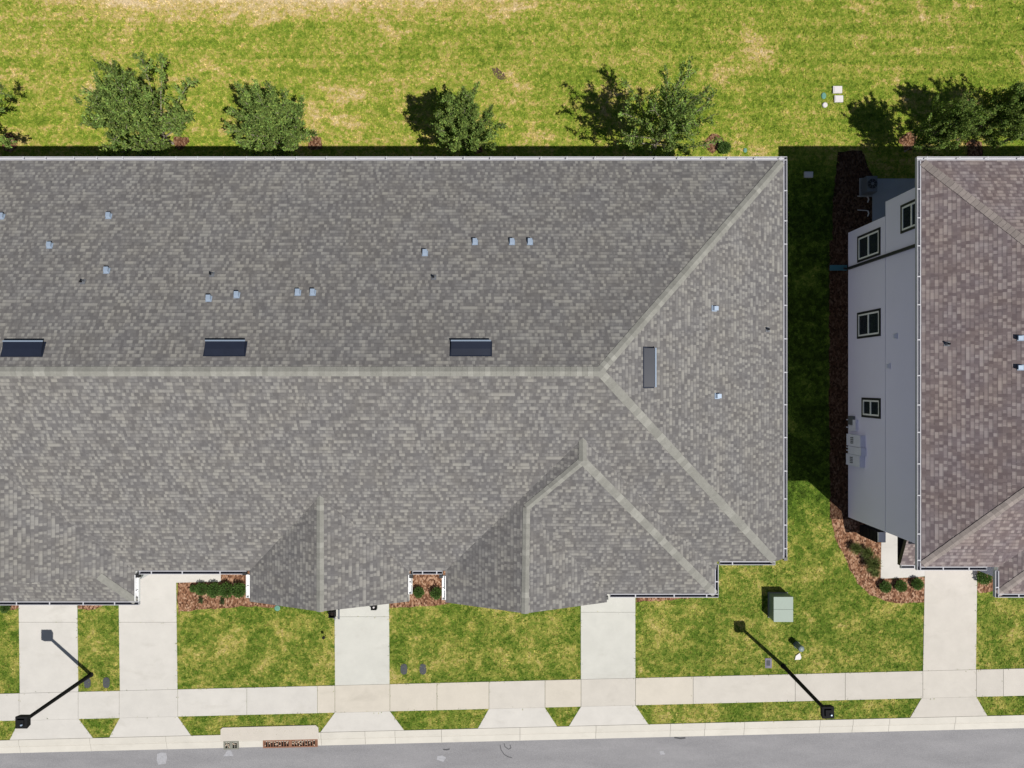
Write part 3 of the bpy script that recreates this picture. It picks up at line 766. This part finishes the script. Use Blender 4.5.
# porch: small shed roof, dark pier with white cap
b = MB(); plane(b, [(17.58, -8.22, 2.80), (20.4, -8.22, 2.80), (20.4, -6.56, 3.52), (17.58, -6.56, 3.52)], (0, -1))
pr = b.build('porch_roof', M['shingle_brown'], nb)
b = MB(); b.face([(17.58, -8.22, 2.79), (17.58, -6.56, 3.51), (17.58, -6.56, 3.30), (17.58, -8.22, 2.55)]); b.face([(17.58, -8.22, 2.79), (17.58, -8.22, 2.55), (20.4, -8.22, 2.55), (20.4, -8.22, 2.79)])
b.box(17.62, -8.18, 2.5, 20.0, -6.58, 2.56); b.build('porch_fascia', M['dark'], pr)
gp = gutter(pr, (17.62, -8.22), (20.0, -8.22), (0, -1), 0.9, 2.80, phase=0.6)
b = MB(); b.box(17.10, -7.42, 0, 17.50, -6.92, 1.70); 
for k in range(5):
    b.box(17.085, -7.43, 0.1 + k * .32, 17.51, -6.91, 0.36 + k * .32)
po = b.build('porch_pier', M['black'], nb)
b = MB(); b.box(17.12, -7.38, 1.701, 17.45, -6.94, 1.80); b.build('pier_cap', M['white'], po)
# meters and panels on the side wall
def wall_box(name, y0, y1, z0, z1, th, mat, slots=None):
    b = MB(); b.box(WW - th, y0, z0, WW - .003, y1, z1); o = b.build(name, mat, nb, bevel=0)
    if slots:
        s_ = MB()
        for k in range(4):
            yy = y0 + (y1 - y0) * (0.22 + 0.15 * k)
            s_.box(WW - th - .006, yy, slots[0], WW - th - .001, yy + .05, slots[1]); s_.box(WW - th - .006, yy + .012, slots[1] + .015, WW - th - .001, yy + .07, slots[1] + .09)
        s_.build('louvre', M['lead'], o)
    return o
wall_box('meter_panel', -2.98, -2.42, 0.35, 1.72, 0.24, M['boxgrey'], (0.75, 0.95))
wall_box('meter_panel', -3.36, -2.995, 0.55, 1.82, 0.26, M['boxgrey'])
wall_box('meter_panel', -3.92, -3.375, 0.30, 1.66, 0.24, M['boxgrey'], (0.7, 0.9))
wall_box('utility_box', -1.98, -1.55, 0.25, 0.75, 0.12, M['lead']); wall_box('utility_box', -2.25, -1.72, 0.76, 1.05, 0.14, M['boxgrey'])
wall_box('utility_box', -2.28, -2.0, 0.25, 0.7, 0.10, M['boxgrey'])
for y, z1 in ((-1.75, .26), (-2.12, .26), (-2.6, .36), (-3.1, .56), (-3.25, .56), (-3.6, .31)):
    b = MB(); b.tube([(WW - .07, y, 0.0), (WW - .07, y, z1)], .03, 8); b.build('conduit', M['boxgrey'], nb)
# roof pieces
nzW = lambda p: EZ + (p.x - WX) * (RZ - EZ) / (NRX - WX); nsW = (RZ - EZ) / (NRX - WX)
for x, y in ((1021, 338), (1021, 367.5)): box_vent(nroof, on_plane(x, y, nzW), (-1, 0), nsW)
pipe_vent(nroof, on_plane(947, 344, nzW), (-1, 0), nsW)

# ------------------------------------------------------------------ trees
def leaf(b, p, d, size, tint):
    d = d.normalized(); s = d.cross(Vector((random.gauss(0, .35), random.gauss(0, .35), 1.0)))
    if s.length < 1e-3: s = Vector((1, 0, 0))
    s.normalize(); L = size; w = size * 0.30
    up = s.cross(d) * (L * .10)
    b.face([p, p + d * L * .45 + s * w + up, p + d * L, p + d * L * .45 - s * w + up], tint)
def make_tree(name, seed, Rr, Ht, z0, nl, nsub, nleaf, spiky, bark_light=False, size=0.13):
    rnd = random.Random(seed); st = random.getstate(); random.seed(seed)
    root = bpy.data.objects.new(name, None); COL.objects.link(root)
    tr, cr = MB(), MB()
    zc = (z0 + Ht) / 2
    tr.tube([(0, 0, 0), (0.03, 0.02, z0 * .8), (-0.02, 0.03, zc), (0.02, 0, Ht * .85)], [0.085, 0.07, 0.05, 0.012], 8)
    for i in range(nl):
        az = 2.399963 * i + random.uniform(-.3, .3); f = (i + .5) / nl
        el = R(-8 + 90 * f ** 0.8) + random.uniform(-.15, .15)
        sz = z0 * .75 + (Ht * .55 - z0 * .75) * f
        rr = random.uniform(.72, 1.06) if random.random() > spiky else random.uniform(1.05, 1.38)
        end = Vector((Rr * math.cos(el) * math.cos(az) * rr, Rr * math.cos(el) * math.sin(az) * rr, zc * .8 + (Ht - zc * .8) * math.sin(max(el, -.2)) * min(rr, 1.08)))
        st_ = Vector((0, 0, sz)); mid = st_.lerp(end, .5) + Vector((random.uniform(-.2, .2), random.uniform(-.2, .2), random.uniform(-.05, .2)))
        P = [st_, st_.lerp(mid, .5) + Vector((0, 0, .05)), mid, mid.lerp(end, .5), end]
        tr.tube(P, [0.034, 0.028, 0.02, 0.012, 0.004], 5)
        for j in range(nsub):
            q = 0.22 + 0.78 * (j + random.random()) / nsub
            k = min(int(q * 4), 3); a = P[k].lerp(P[k + 1], q * 4 - k); ax = (P[k + 1] - P[k]).normalized()
            dv = (ax * random.uniform(.5, 1.1) + Vector((random.gauss(0, .75), random.gauss(0, .75), random.gauss(.15, .5)))).normalized()
            L = random.uniform(.28, .62) * Rr / 2 * (1.15 - .45 * q)
            e = a + dv * L
            tr.tube([a, a.lerp(e, .55) + Vector((0, 0, .03)), e], [0.011, 0.007, 0.003], 4, caps=False)
            br = random.uniform(.65, 1.3)
            for m in range(nleaf):
                h = random.uniform(.08, 1.05); pp = a.lerp(e, h) + Vector((random.gauss(0, .05), random.gauss(0, .05), random.gauss(0, .05)))
                ld = dv * .7 + Vector((random.gauss(0, .7), random.gauss(0, .7), random.gauss(0.05, .45)))
                g = br * random.choice((.5, .75, .95, 1.0, 1.25, 1.7)); y_ = random.uniform(.85, 1.15)
                leaf(cr, pp, ld, size * random.uniform(.7, 1.25), (0.165 * g * y_, 0.235 * g, 0.058 * g, 1))
    random.setstate(st)
    tr.build('trunk', M['bark'], root); cr.build('crown', M['leaf'], root)
    return root
TG = 'young trees in a row along the field behind the houses'
tA = make_tree('oak_tree', 3, 2.25, 4.9, 0.9, 44, 13, 52, 0.16, size=0.105)
tB = make_tree('oak_tree', 8, 1.85, 4.6, 0.8, 40, 13, 54, 0.05, size=0.10)
tC = make_tree('oak_tree', 21, 2.35, 5.3, 1.0, 34, 11, 34, 0.22, size=0.105)
def put_tree(o, first, crown_px, hc, rot, sc, label):
    sc = (sc, sc, sc) if not isinstance(sc, tuple) else sc
    sc = (sc[0] * .97, sc[1] * .97, sc[2] * 1.24)
    p = at(crown_px[0], crown_px[1], hc * (sc if not isinstance(sc, tuple) else sc[2])); p.z = 0
    if first:
        o.location = p; o.rotation_euler = (0, 0, rot); o.scale = (sc,) * 3 if not isinstance(sc, tuple) else sc
        tag(o, label, 'tree', TG); return o
    c = dup(o, p, rot, sc, label); c['group'] = TG; c['category'] = 'tree'; return c
put_tree(tA, True, (134, 116), 2.9, 0.4, 1.0, 'widest leafy young tree with spiky twigs, second from the left along the field')
put_tree(tB, True, (272, 123), 2.7, 0.0, 1.0, 'compact rounded dense tree behind the roof, with no twigs sticking out')
put_tree(tB, False, (463, 126), 2.7, 2.1, (0.98, 0.90, 0.95), 'young tree left of the bare soil patch with shadow showing on its left side')
put_tree(tC, True, (668, 124), 3.1, 1.0, (1.0, 0.95, 0.98), 'sparse twiggy tree with pale branches showing through its crown')
put_tree(tB, False, (944, 128), 2.7, 4.0, (0.70, 0.68, 0.95), 'small tree by the right roof casting a whole dark shadow onto the lawn')
put_tree(tB, False, (1004, 114), 2.7, 1.1, (0.72, 0.78, 1.0), 'bushy tree directly behind the brown shingled roof, near the right edge')
put_tree(tC, False, (1056, 116), 3.1, 3.0, (0.85, 0.85, 0.95), 'tree at the far right edge, mostly outside the frame')
put_tree(tA, False, (-58, 112), 2.9, 5.0, (0.95, 0.95, 1.0), 'tree at the far left edge with only a few dark branches in view')

# ------------------------------------------------------------------ shrubs
def make_shrub(name, seed, r, h, n, size, col):
    st = random.getstate(); random.seed(seed)
    root = bpy.data.objects.new(name, None); COL.objects.link(root)
    s_, c_ = MB(), MB()
    for i in range(7):
        a = 2 * math.pi * i / 7; s_.tube([(0, 0, 0), (r * .4 * math.cos(a), r * .4 * math.sin(a), h * .5), (r * .75 * math.cos(a), r * .75 * math.sin(a), h * .8)], [.012, .008, .003], 4)
    for i in range(n):
        v = Vector((random.gauss(0, 1), random.gauss(0, 1), random.gauss(0.1, 1))).normalized(); q = random.random() ** .33 * random.uniform(.85, 1.05)
        p = Vector((v.x * r * q, v.y * r * q, h * .52 + v.z * h * .5 * q)); g = random.uniform(.6, 1.35)
        leaf(c_, p, v + Vector((random.gauss(0, .5), random.gauss(0, .5), random.gauss(.2, .4))), size * random.uniform(.7, 1.2), (col[0] * g, col[1] * g, col[2] * g, 1))
    random.setstate(st)
    s_.build('stem', M['bark'], root); c_.build('foliage', M['leaf'], root); return root
SH = make_shrub('round_shrub', 5, 0.33, 0.45, 1000, 0.075, (0.085, 0.15, 0.038))
def put_shrub(x, y, sc, label, group, first=[True]):
    p = at(x, y, 0.3); p.z = 0.01
    if first[0]:
        first[0] = False; o = SH; o.location = p; o.scale = (sc,) * 3; tag(o, label, 'shrub', group); return
    c = dup(SH, p, random.uniform(0, 6), sc, label); c['group'] = group; c['category'] = 'shrub'
g1_ = 'clipped hedge shrubs in the mulch bed by the wide driveway'
put_shrub(192, 589.5, 0.55, 'tiny round shrub nearest the driveway in the left mulch bed', g1_)
put_shrub(201, 589.5, 0.92, 'first full shrub of the short hedge, beside the tiny one', g1_)
put_shrub(213.5, 590.5, 1.05, 'second full shrub of the short hedge in the mulch bed', g1_)
put_shrub(226, 590.5, 1.08, 'third full shrub of the short hedge in the mulch bed', g1_)
put_shrub(238.5, 590.5, 1.05, 'fourth full shrub of the short hedge, up against the gable', g1_)
g2_ = 'pair of shrubs in the narrow mulch bed between two gables'
put_shrub(418.5, 593, 0.78, 'left round shrub in the narrow mulch bed between two gables', g2_)
put_shrub(436, 594, 0.85, 'right round shrub in the narrow mulch bed between two gables', g2_)
g3_ = 'round shrubs below the entry path of the brown house'
put_shrub(886.5, 587.5, 0.84, 'leftmost of three round shrubs under the entry path', g3_)
put_shrub(902, 586.5, 0.84, 'middle one of three round shrubs under the entry path', g3_)
put_shrub(918.5, 584.5, 0.84, 'round shrub nearest the right driveway, under the entry path', g3_)
put_shrub(985, 578, 1.0, 'round shrub tucked under the notch of the brown roof', g3_)
put_shrub(725, 147, 0.9, 'low dark shrub alone at the lawn edge beside the sparse twiggy tree', 'lone shrubs at the house edges')
put_shrub(3, 609, 0.7, 'small dark shrub at the left edge beside the left driveway', 'lone shrubs at the house edges')
def grass_clump(name, seed, r, h, n, col):
    st = random.getstate(); random.seed(seed); b = MB()
    for i in range(n):
        a = random.uniform(0, 6.283); q = random.random(); o = Vector((math.cos(a), math.sin(a), 0)); s_ = Vector((-o.y, o.x, 0)) * random.uniform(.006, .012)
        p0 = o * random.uniform(0, .12) * r; p1 = o * r * q * .6 + Vector((0, 0, h * random.uniform(.6, 1))); p2 = o * r * (q * .8 + .25) + Vector((0, 0, h * random.uniform(.35, .8)))
        g = random.uniform(.6, 1.4); t_ = (col[0] * g, col[1] * g, col[2] * g, 1)
        b.face([p0 - s_, p0 + s_, p1 + s_, p1 - s_], t_); b.face([p1 - s_, p1 + s_, p2], t_)
    random.setstate(st); return b.build(name, M['leaf'])
GC = grass_clump('ornamental_grass', 2, 0.50, 0.60, 420, (0.13, 0.16, 0.05))
gg = 'ornamental grasses in the curved mulch bed'
for k, (x, y, s_, lb) in enumerate(((857, 549, .75, 'topmost clump of ornamental grass in the curved mulch bed'), (868, 553, .8, 'middle clump of ornamental grass in the curved mulch bed'), (873, 564, 1.05, 'largest clump of ornamental grass, spilling towards the entry path'), (877, 574, .6, 'lowest clump of ornamental grass at the entry path corner'))):
    p = at(x, y, .4); p.z = .01
    o = GC if k == 0 else GC.copy()
    if k: COL.objects.link(o)
    o.location = p; o.rotation_euler = (0, 0, k * 1.3); o.scale = (s_,) * 3; tag(o, lb, 'plant', gg)
g4_ = 'tiny plants in front of the short hedge'
PS = grass_clump('bedding_plant', 4, 0.2, 0.22, 90, (0.07, 0.10, 0.04))
for k, (x, y, lb) in enumerate(((201, 600.5, 'tiny bedding plant in front of the first hedge shrub'), (222.5, 601.5, 'tiny bedding plant in front of the third hedge shrub'))):
    p = at(x, y, .1); p.z = .01; o = PS if k == 0 else PS.copy()
    if k: COL.objects.link(o)
    o.location = p; tag(o, lb, 'plant', g4_)

# ------------------------------------------------------------------ street lamps
def make_lamp():
    root = bpy.data.objects.new('street_lamp', None); COL.objects.link(root)
    b = MB(); b.tube([(0, 0, 0.02), (0, 0, 4.72)], [0.098, 0.076], 12); b.build('pole', M['black'], root, smooth=False)
    b = MB(); b.lathe([(0.13, 0.0), (0.13, 0.05), (0.10, 0.09), (0.098, 0.5), (0.088, 0.56)], (0, 0, 0.0), 14); b.build('pole_base', M['black'], root)
    b = MB()
    h0, h1 = 4.70, 4.95; s0, s1 = 0.215, 0.25
    lo = [(-s0, -s0), (s0, -s0), (s0, s0), (-s0, s0)]; hi = [(-s1, -s1), (s1, -s1), (s1, s1), (-s1, s1)]
    for i in range(4):
        j = (i + 1) % 4; b.face([(*lo[i], h0), (*lo[j], h0), (*hi[j], h1), (*hi[i], h1)])
    b.face([(*p, h0) for p in lo[::-1]]); b.prism(hi, h1, h1 + 0.03)
    b.prism([(p[0] * .55, p[1] * .55) for p in hi], h1 + .03, h1 + .10)
    hd = b.build('lamp_head', M['black'], root)
    b = MB(); b.lathe([(0.04, 0), (0.045, 0.05), (0.03, 0.08)], (0.08, -0.05, h1 + .10), 10); b.build('photocell', M['galv'], hd)
    return root
lamp = make_lamp(); LG = 'black street lamps along the sidewalk'
lamp.location = at(91, 674.5); lamp.location.z = 0
tag(lamp, 'black street lamp whose shadow falls across the left driveway', 'street lamp', LG)
l2 = dup(lamp, (at(783.3, 666).x, at(783.3, 666).y, 0), 0.03, 1.0, 'black street lamp standing on the grass near the green transformer box'); l2['group'] = LG

# ------------------------------------------------------------------ utilities on the lawn
tr = thing('transformer_box', 'pale green metal transformer box standing on the front lawn', 'transformer', (12.94, -11.15, 0))
x0, x1, y0, y1 = 12.62, 13.53, -11.45, -10.27
b = MB(); b.box(x0, y0, 0.06, x1, (y0 + y1) / 2 - .004, 0.72); b.box(x0, (y0 + y1) / 2 + .004, 0.06, x1, y1, 0.72); b.build('cabinet', M['green_box'], tr, bevel=0.012)
b = MB(); b.box(x0 - .012, y0 - .012, .722, x1 + .012, (y0 + y1) / 2 - .006, .75); b.box(x0 - .012, (y0 + y1) / 2 + .006, .722, x1 + .012, y1 + .012, .75); b.build('lid', M['green_box'], tr)
b = MB(); b.box(x0 - .03, y0 - .04, 0.0, x1 + .03, y1 + .03, 0.06, lin(150, 152, 148, .6)); b.build('pad', M['concrete'], tr)
p = at(794.8, 655.5); ped = thing('cable_pedestal', 'grey green cylindrical cable pedestal casting a dark shadow on the grass', 'pedestal', (14.0, -12.82, 0))
b = MB(); b.lathe([(0.16, 0), (0.16, 0.10), (0.135, 0.11), (0.135, 0.55), (0.125, 0.565)], (14.0, -12.82, 0), 18); b.build('tube', M['green_tube'], ped)
b = MB(); b.lathe([(0.15, 0.53), (0.15, 0.59), (0.12, 0.63), (0.05, 0.65)], (14.0, -12.82, 0), 18); b.build('cap', M['green_tube'], ped)
b = MB(); q = [at(794.5, 659.5), at(795.5, 655.5), at(799.5, 652.5), at(801, 657), at(800, 659.2)]; b.prism([(v.x, v.y) for v in q], 0.02, 0.05)
tag(b.build('paper_scrap', M['pvc'], origin=(q[0].x, q[0].y, 0)), 'white scrap of paper lying on the grass below the cable pedestal', 'paper')
def oval_lid(x, y, label, rot=0.0):
    b = MB(); c = at(x, y); n = 20
    P = [(c.x + .165 * math.copysign(abs(math.cos(a)) ** .7, math.cos(a)), c.y + .26 * math.copysign(abs(math.sin(a)) ** .7, math.sin(a))) for a in [2 * math.pi * k / n for k in range(n)]]
    b.prism(P, 0.0, 0.028)
    o = b.build('water_meter_box', M['meter'], origin=(c.x, c.y, 0)); tag(o, label, 'meter lid', 'dark oval water meter lids in the front lawns')
    d = MB(); d.prism([(c.x + (p[0] - c.x) * .72, c.y + (p[1] - c.y) * .78) for p in P], 0.029, 0.036); d.box(c.x - .05, c.y - .03, .0365, c.x + .05, c.y + .03, .046); d.build('cover', M['meter'], o)
oval_lid(404, 669, 'dark oval meter lid in the grass, nearer the middle driveway of its pair')
oval_lid(423, 669, 'dark oval meter lid in the grass, farther from the middle driveway of its pair')
oval_lid(87.5, 682.5, 'dark oval meter lid right at the foot of the left street lamp')
oval_lid(106.5, 682.5, 'dark oval meter lid close to the wide left driveway')
b = MB(); c = at(768.3, 663); b.box(c.x - .16, c.y - .24, 0, c.x + .16, c.y + .24, .03); o = b.build('meter_box', M['purple'], origin=(c.x, c.y, 0)); tag(o, 'lavender grey rectangular meter box lid beside the right street lamp shadow', 'meter box')
d = MB(); d.box(c.x - .10, c.y - .12, .0305, c.x + .08, c.y + .14, .038); d.build('cover', M['meter'], o)
# field behind
def sq_cover(x, y, w, h, label, name='utility_cover', mat=None, group=None):
    b = MB(); c = at(x, y); b.box(c.x - w / 2, c.y - h / 2, 0, c.x + w / 2, c.y + h / 2, .10); o = b.build(name, mat or M['pvc'], origin=(c.x, c.y, 0), bevel=.012)
    tag(o, label, 'utility cover', group)
    d = MB(); d.box(c.x - w * .38, c.y - h * .38, .101, c.x + w * .38, c.y + h * .38, .115); d.build('lid', mat or M['pvc'], o)
UG = 'white utility covers in the field'
sq_cover(836.8, 90.3, .44, .34, 'upper white square utility cover in the field grass', group=UG)
sq_cover(838, 99.5, .42, .32, 'lower white square utility cover, touching the tree shadow', group=UG)
sq_cover(808, 175, .42, .28, 'white utility cover lying in the deep shade between the houses', group=UG)
b = MB(); c = at(824.5, 105.3); b.lathe([(.13, 0), (.13, .06), (.10, .09)], (c.x, c.y, 0), 14); tag(b.build('cleanout_cap', M['pvc'], origin=(c.x, c.y, 0)), 'small white round cleanout cap below the green valve lid', 'cleanout cap')
def valve(x, y, r, label, sx=1.0):
    b = MB(); c = at(x, y); b.lathe([(r, 0), (r, .04), (r * .8, .055)], (c.x, c.y, 0), 12); b.box(c.x - r * .5, c.y - .02, .056, c.x + r * .5, c.y + .02, .07)
    o = b.build('valve_lid', M['teal'], origin=(c.x, c.y, 0)); o.scale = (1, sx, 1); tag(o, label, 'valve lid', 'green irrigation valve lids')
valve(823.5, 96, .12, 'green valve lid beside the white utility covers in the field', 1.35)
valve(277.5, 608, .14, 'green valve lid at the edge of the roof by the middle gable')
valve(745, 150.5, .09, 'green valve lid at the edge of the long roof near its back right corner', 1.3)
# black garden odds and ends at the middle driveway
def crate(x, y, w, z, label):
    c = at(x, y, z); o = thing('planter_pot', label, 'planter', (c.x, c.y, 0)); h = w / 2; b = MB()
    b.box(c.x - h, c.y - h, 0.03, c.x + h, c.y + h, 0.06)
    for a0, a1, c0, c1 in ((-h, h, -h, -h + .03), (-h, h, h - .03, h), (-h, -h + .03, -h + .03, h - .03), (h - .03, h, -h + .03, h - .03)): b.box(c.x + a0, c.y + c0, .06, c.x + a1, c.y + c1, z)
    b.build('pot', M['black'], o); return o, c
o, c = crate(373.5, 607.5, .27, .30, 'black square pot with a white plug inside on the middle driveway')
b = MB(); b.lathe([(.05, .06), (.05, .30), (.03, .33)], (c.x, c.y, 0), 10); b.build('plug', M['pvc'], o)
o, c = crate(331.5, 615, .30, .35, 'black square pot at the left edge of the middle driveway, beneath the gable')
b = MB(); b.lathe([(.10, .06), (.10, .22), (.05, .24)], (c.x, c.y, 0), 10); b.build('soil', M['pit'], o)
for x, lb in ((335, 'slim grey board at the driveway edge, touching the black pot'), (339.2, 'slim grey board lying on the middle driveway, farther from the black pot')):
    c = at(x, 614); b = MB(); b.box(c.x - .035, c.y - .22, .03, c.x + .035, c.y + .22, .085); b.box(c.x - .045, c.y - .23, .085, c.x + .045, c.y - .18, .095)
    tag(b.build('grey_board', M['lead'], origin=(c.x, c.y, 0)), lb, 'board', 'slim grey boards by the middle driveway')
c = at(325.5, 635); sl = thing('garden_light', 'tiny black stake light in the grass left of the middle driveway', 'garden light', (c.x, c.y, 0))
b = MB(); b.tube([(c.x, c.y, 0), (c.x, c.y, .3)], .012, 6); b.build('stake', M['black'], sl)
b = MB(); b.lathe([(.03, .30), (.07, .34), (.075, .38), (.02, .41)], (c.x, c.y, 0), 10); b.build('lamp_cap', M['black'], sl)

# storm drain in the kerb
q = [at(220, 727.5 + 7.5), at(317, 724.8 + .5), at(319.5, 728), at(319.5, 748), at(220, 750.8), at(220, 727)]
dr = thing('storm_drain', 'kerb storm drain with a long rusty grate in a concrete apron', 'storm drain', (at(270, 738).x, at(270, 738).y, 0))
b = MB()
Z = 0.052
A = lambda x, y: (at(x, y).x, at(x, y).y)
b.prism([A(221, 729), A(223, 727.2), A(316, 724.8), A(318.5, 727), A(319, 738.6), A(221, 740.8)], -0.1, Z, lin(228, 220, 209, .6))
b.build('apron', M['concrete'], dr)
def grate(x0, x1, ya0, yb0, mat, n, name, z=-0.055):
    b = MB(); k = SL
    pt = lambda x, y: Vector((*A(x, y - k * (x - x0)), z))
    b.face([pt(x0, yb0) , pt(x1, yb0), pt(x1, ya0), pt(x0, ya0)], None, 1)
    up = Vector((0, 0, 1)); d = (pt(x1, ya0) - pt(x0, ya0)).normalized(); o = Vector((-d.y, d.x, 0)); L = (pt(x1, ya0) - pt(x0, ya0)).length; Wd = (pt(x0, ya0) - pt(x0, yb0)).length
    c = (pt(x0, yb0) + pt(x1, ya0)) / 2
    for s_ in (-1, 1):
        b.obox(c + o * s_ * (Wd / 2 - .03) + up * .03, d, o, up, L / 2, .03, .03); b.obox(c + d * s_ * (L / 2 - .03) + up * .03, d, o, up, .03, Wd / 2 - .061, .03)
    for i in range(n):
        b.obox(c + d * (L * ((i + .5) / n - .5)) * .97 + up * .028, d, o, up, .016, Wd / 2 - .061, .026)
    b.obox(c + up * .03, d, o, up, .05, Wd / 2 - .062, .03)
    for i in range(int(n * 1.6)):
        b.obox(c + d * random.uniform(-L * .46, L * .46) + o * random.uniform(-Wd * .28, Wd * .28) + up * random.uniform(.02, .06), Vector((math.cos(i), math.sin(i), .1)).normalized(), Vector((-math.sin(i), math.cos(i), 0)), up, random.uniform(.02, .06), .02, .006, None, 2)
    return b.build(name, [mat, M['pit'], M['debris']], dr)
grate(263, 317.5, 740.3, 748.2, M['rust'], 20, 'inlet_grate')
grate(223.5, 238.5, 741.3, 749.6, M['iron'], 6, 'inlet_cover')

# ------------------------------------------------------------------ between the houses
ac = thing('condenser_unit', 'square air conditioner unit with a round fan grille in the shade', 'air conditioner', (17.14, 9.66, 0))
x0, x1, y0, y1 = 17.13, 17.62, 9.28, 10.03
b = MB(); b.box(x0, y0, .1, x1, y1, .72); 
for k in range(12):
    zz = .14 + k * .046; b.box(x0 - .012, y0 - .012, zz, x1 + .012, y1 + .012, zz + .02)
b.build('casing', M['ac'], ac)
cx_, cy_ = (x0 + x1) / 2, (y0 + y1) / 2
b = MB(); b.lathe([(.235, .722), (.235, .73)], (cx_, cy_, 0), 28); fan = b.build('fan_opening', M['black'], ac)
b = MB()
for r_ in (.08, .135, .19, .235):
    b.tube([(cx_ + r_ * math.cos(2 * math.pi * k / 24), cy_ + r_ * math.sin(2 * math.pi * k / 24), .75) for k in range(25)], .006, 5)
for k in range(8):
    a = k * math.pi / 4; b.tube([(cx_ + .06 * math.cos(a), cy_ + .06 * math.sin(a), .755), (cx_ + .235 * math.cos(a), cy_ + .235 * math.sin(a), .74)], .006, 5)
b.lathe([(.07, .745), (.07, .77), (.04, .78)], (cx_, cy_, 0), 14); b.build('fan_grille', M['ac'], ac)
b = MB(); b.box(x0 - .05, y0 - .08, 0, x1 + .08, y1 + .08, .1, lin(170, 172, 176, .6)); b.build('pad', M['concrete'], ac)
for (x, y), lb in (((866, 198), 'bent white drain pipe nearest the air conditioner unit'), ((866, 212), 'bent white drain pipe nearest the pale grey side wall')):
    c = at(x, y); b = MB(); b.tube([(c.x - .45, c.y + .08, .06), (c.x - .05, c.y + .06, .07), (c.x + .06, c.y + .03, .08), (c.x + .08, c.y - .1, .1), (c.x + .02, c.y - .24, .12)], [.018, .02, .03, .03, .028], 7)
    tag(b.build('drain_pipe', M['pvc'], origin=(c.x, c.y, 0)), lb, 'pipe', 'bent white pipes by the air conditioner')
c = at(838, 268); b = MB(); b.box(c.x - .42, c.y - .13, .015, c.x + .40, c.y + .13, .04); b.box(c.x - .42, c.y - .13, .04, c.x + .40, c.y - .10, .1); b.box(c.x - .42, c.y + .10, .04, c.x + .40, c.y + .13, .1); b.box(c.x + .37, c.y - .10, .04, c.x + .40, c.y + .10, .1)
tag(b.build('splash_block', M['bluegreen'], origin=(c.x, c.y, 0)), 'teal splash block under the dark downspout of the grey wall', 'splash block')

# ------------------------------------------------------------------ standing grass blades over the lawn
import numpy as np
rs = np.random.RandomState(5)
def inpoly(px, py, poly):
    ins = np.zeros(len(px), bool); n = len(poly); j = n - 1
    bx = [p[0] for p in poly]; by = [p[1] for p in poly]
    cand = np.nonzero((px > min(bx)) & (px < max(bx)) & (py > min(by)) & (py < max(by)))[0]
    x, y = px[cand], py[cand]; c = np.zeros(len(cand), bool)
    for i in range(n):
        xi, yi = poly[i]; xj, yj = poly[j]
        if yi != yj: c ^= ((yi > y) != (yj > y)) & (x < (xj - xi) * (y - yi) / (yj - yi) + xi)
        j = i
    ins[cand] = c; return ins
def blades(regions, dens):
    px, py = [], []
    for x0, x1, y0, y1, k in regions:
        n = int((x1 - x0) * (y1 - y0) * dens * k); px.append(rs.uniform(x0, x1, n)); py.append(rs.uniform(y0, y1, n))
    px, py = np.concatenate(px), np.concatenate(py)
    keep = py > Y_K0 + SL * px + 0.03
    for q in EXC2: keep &= ~inpoly(px, py, q)
    for q in EXCL: keep &= ~inpoly(px, py, q)
    for bx0, bx1, by0, by1 in ((-30, 10.6, -7.2, 8.7), (16.5, 40, -6.6, 8.1), (12.55, 13.6, -11.5, -10.2)): keep &= ~((px > bx0) & (px < bx1) & (py > by0) & (py < by1))
    px, py = px[keep], py[keep]; n = len(px)
    a = rs.uniform(0, 2 * np.pi, n); L = rs.uniform(0.05, 0.13, n); h = rs.uniform(0.015, 0.075, n); w = rs.uniform(0.012, 0.030, n)
    V = np.zeros((n, 3, 3), np.float32)
    V[:, 0, 0] = px - np.sin(a) * w; V[:, 0, 1] = py + np.cos(a) * w
    V[:, 1, 0] = px + np.sin(a) * w; V[:, 1, 1] = py - np.cos(a) * w
    V[:, 2, 0] = px + np.cos(a) * L; V[:, 2, 1] = py + np.sin(a) * L; V[:, 2, 2] = h
    V[:, :2, 2] = 0.001
    me = bpy.data.meshes.new('grass_blades'); me.vertices.add(n * 3); me.vertices.foreach_set('co', V.ravel())
    me.loops.add(n * 3); me.loops.foreach_set('vertex_index', np.arange(n * 3, dtype=np.int32))
    me.polygons.add(n); me.polygons.foreach_set('loop_start', np.arange(0, n * 3, 3, dtype=np.int32)); me.polygons.foreach_set('loop_total', np.full(n, 3, np.int32))
    ca = me.color_attributes.new('tint', 'FLOAT_COLOR', 'CORNER'); g = rs.uniform(0.60, 1.46, n); y_ = rs.uniform(0.92, 1.12, n)
    C4 = np.ones((n, 3, 4), np.float32); C4[:, :, 0] = (g * y_)[:, None]; C4[:, :, 1] = g[:, None]; C4[:, :, 2] = (g * 0.95)[:, None]
    ca.data.foreach_set('color', C4.ravel()); me.materials.append(M['blades']); me.update(); me.validate()
    o = bpy.data.objects.new('grass_blades', me); COL.objects.link(o); o['kind'] = 'stuff'
blades([(-27, 27, 8.6, 20.5, 1.0), (-27, 27, -17.8, -7.2, 1.0), (10.4, 17.8, -7.2, 8.6, 0.8)], 190)
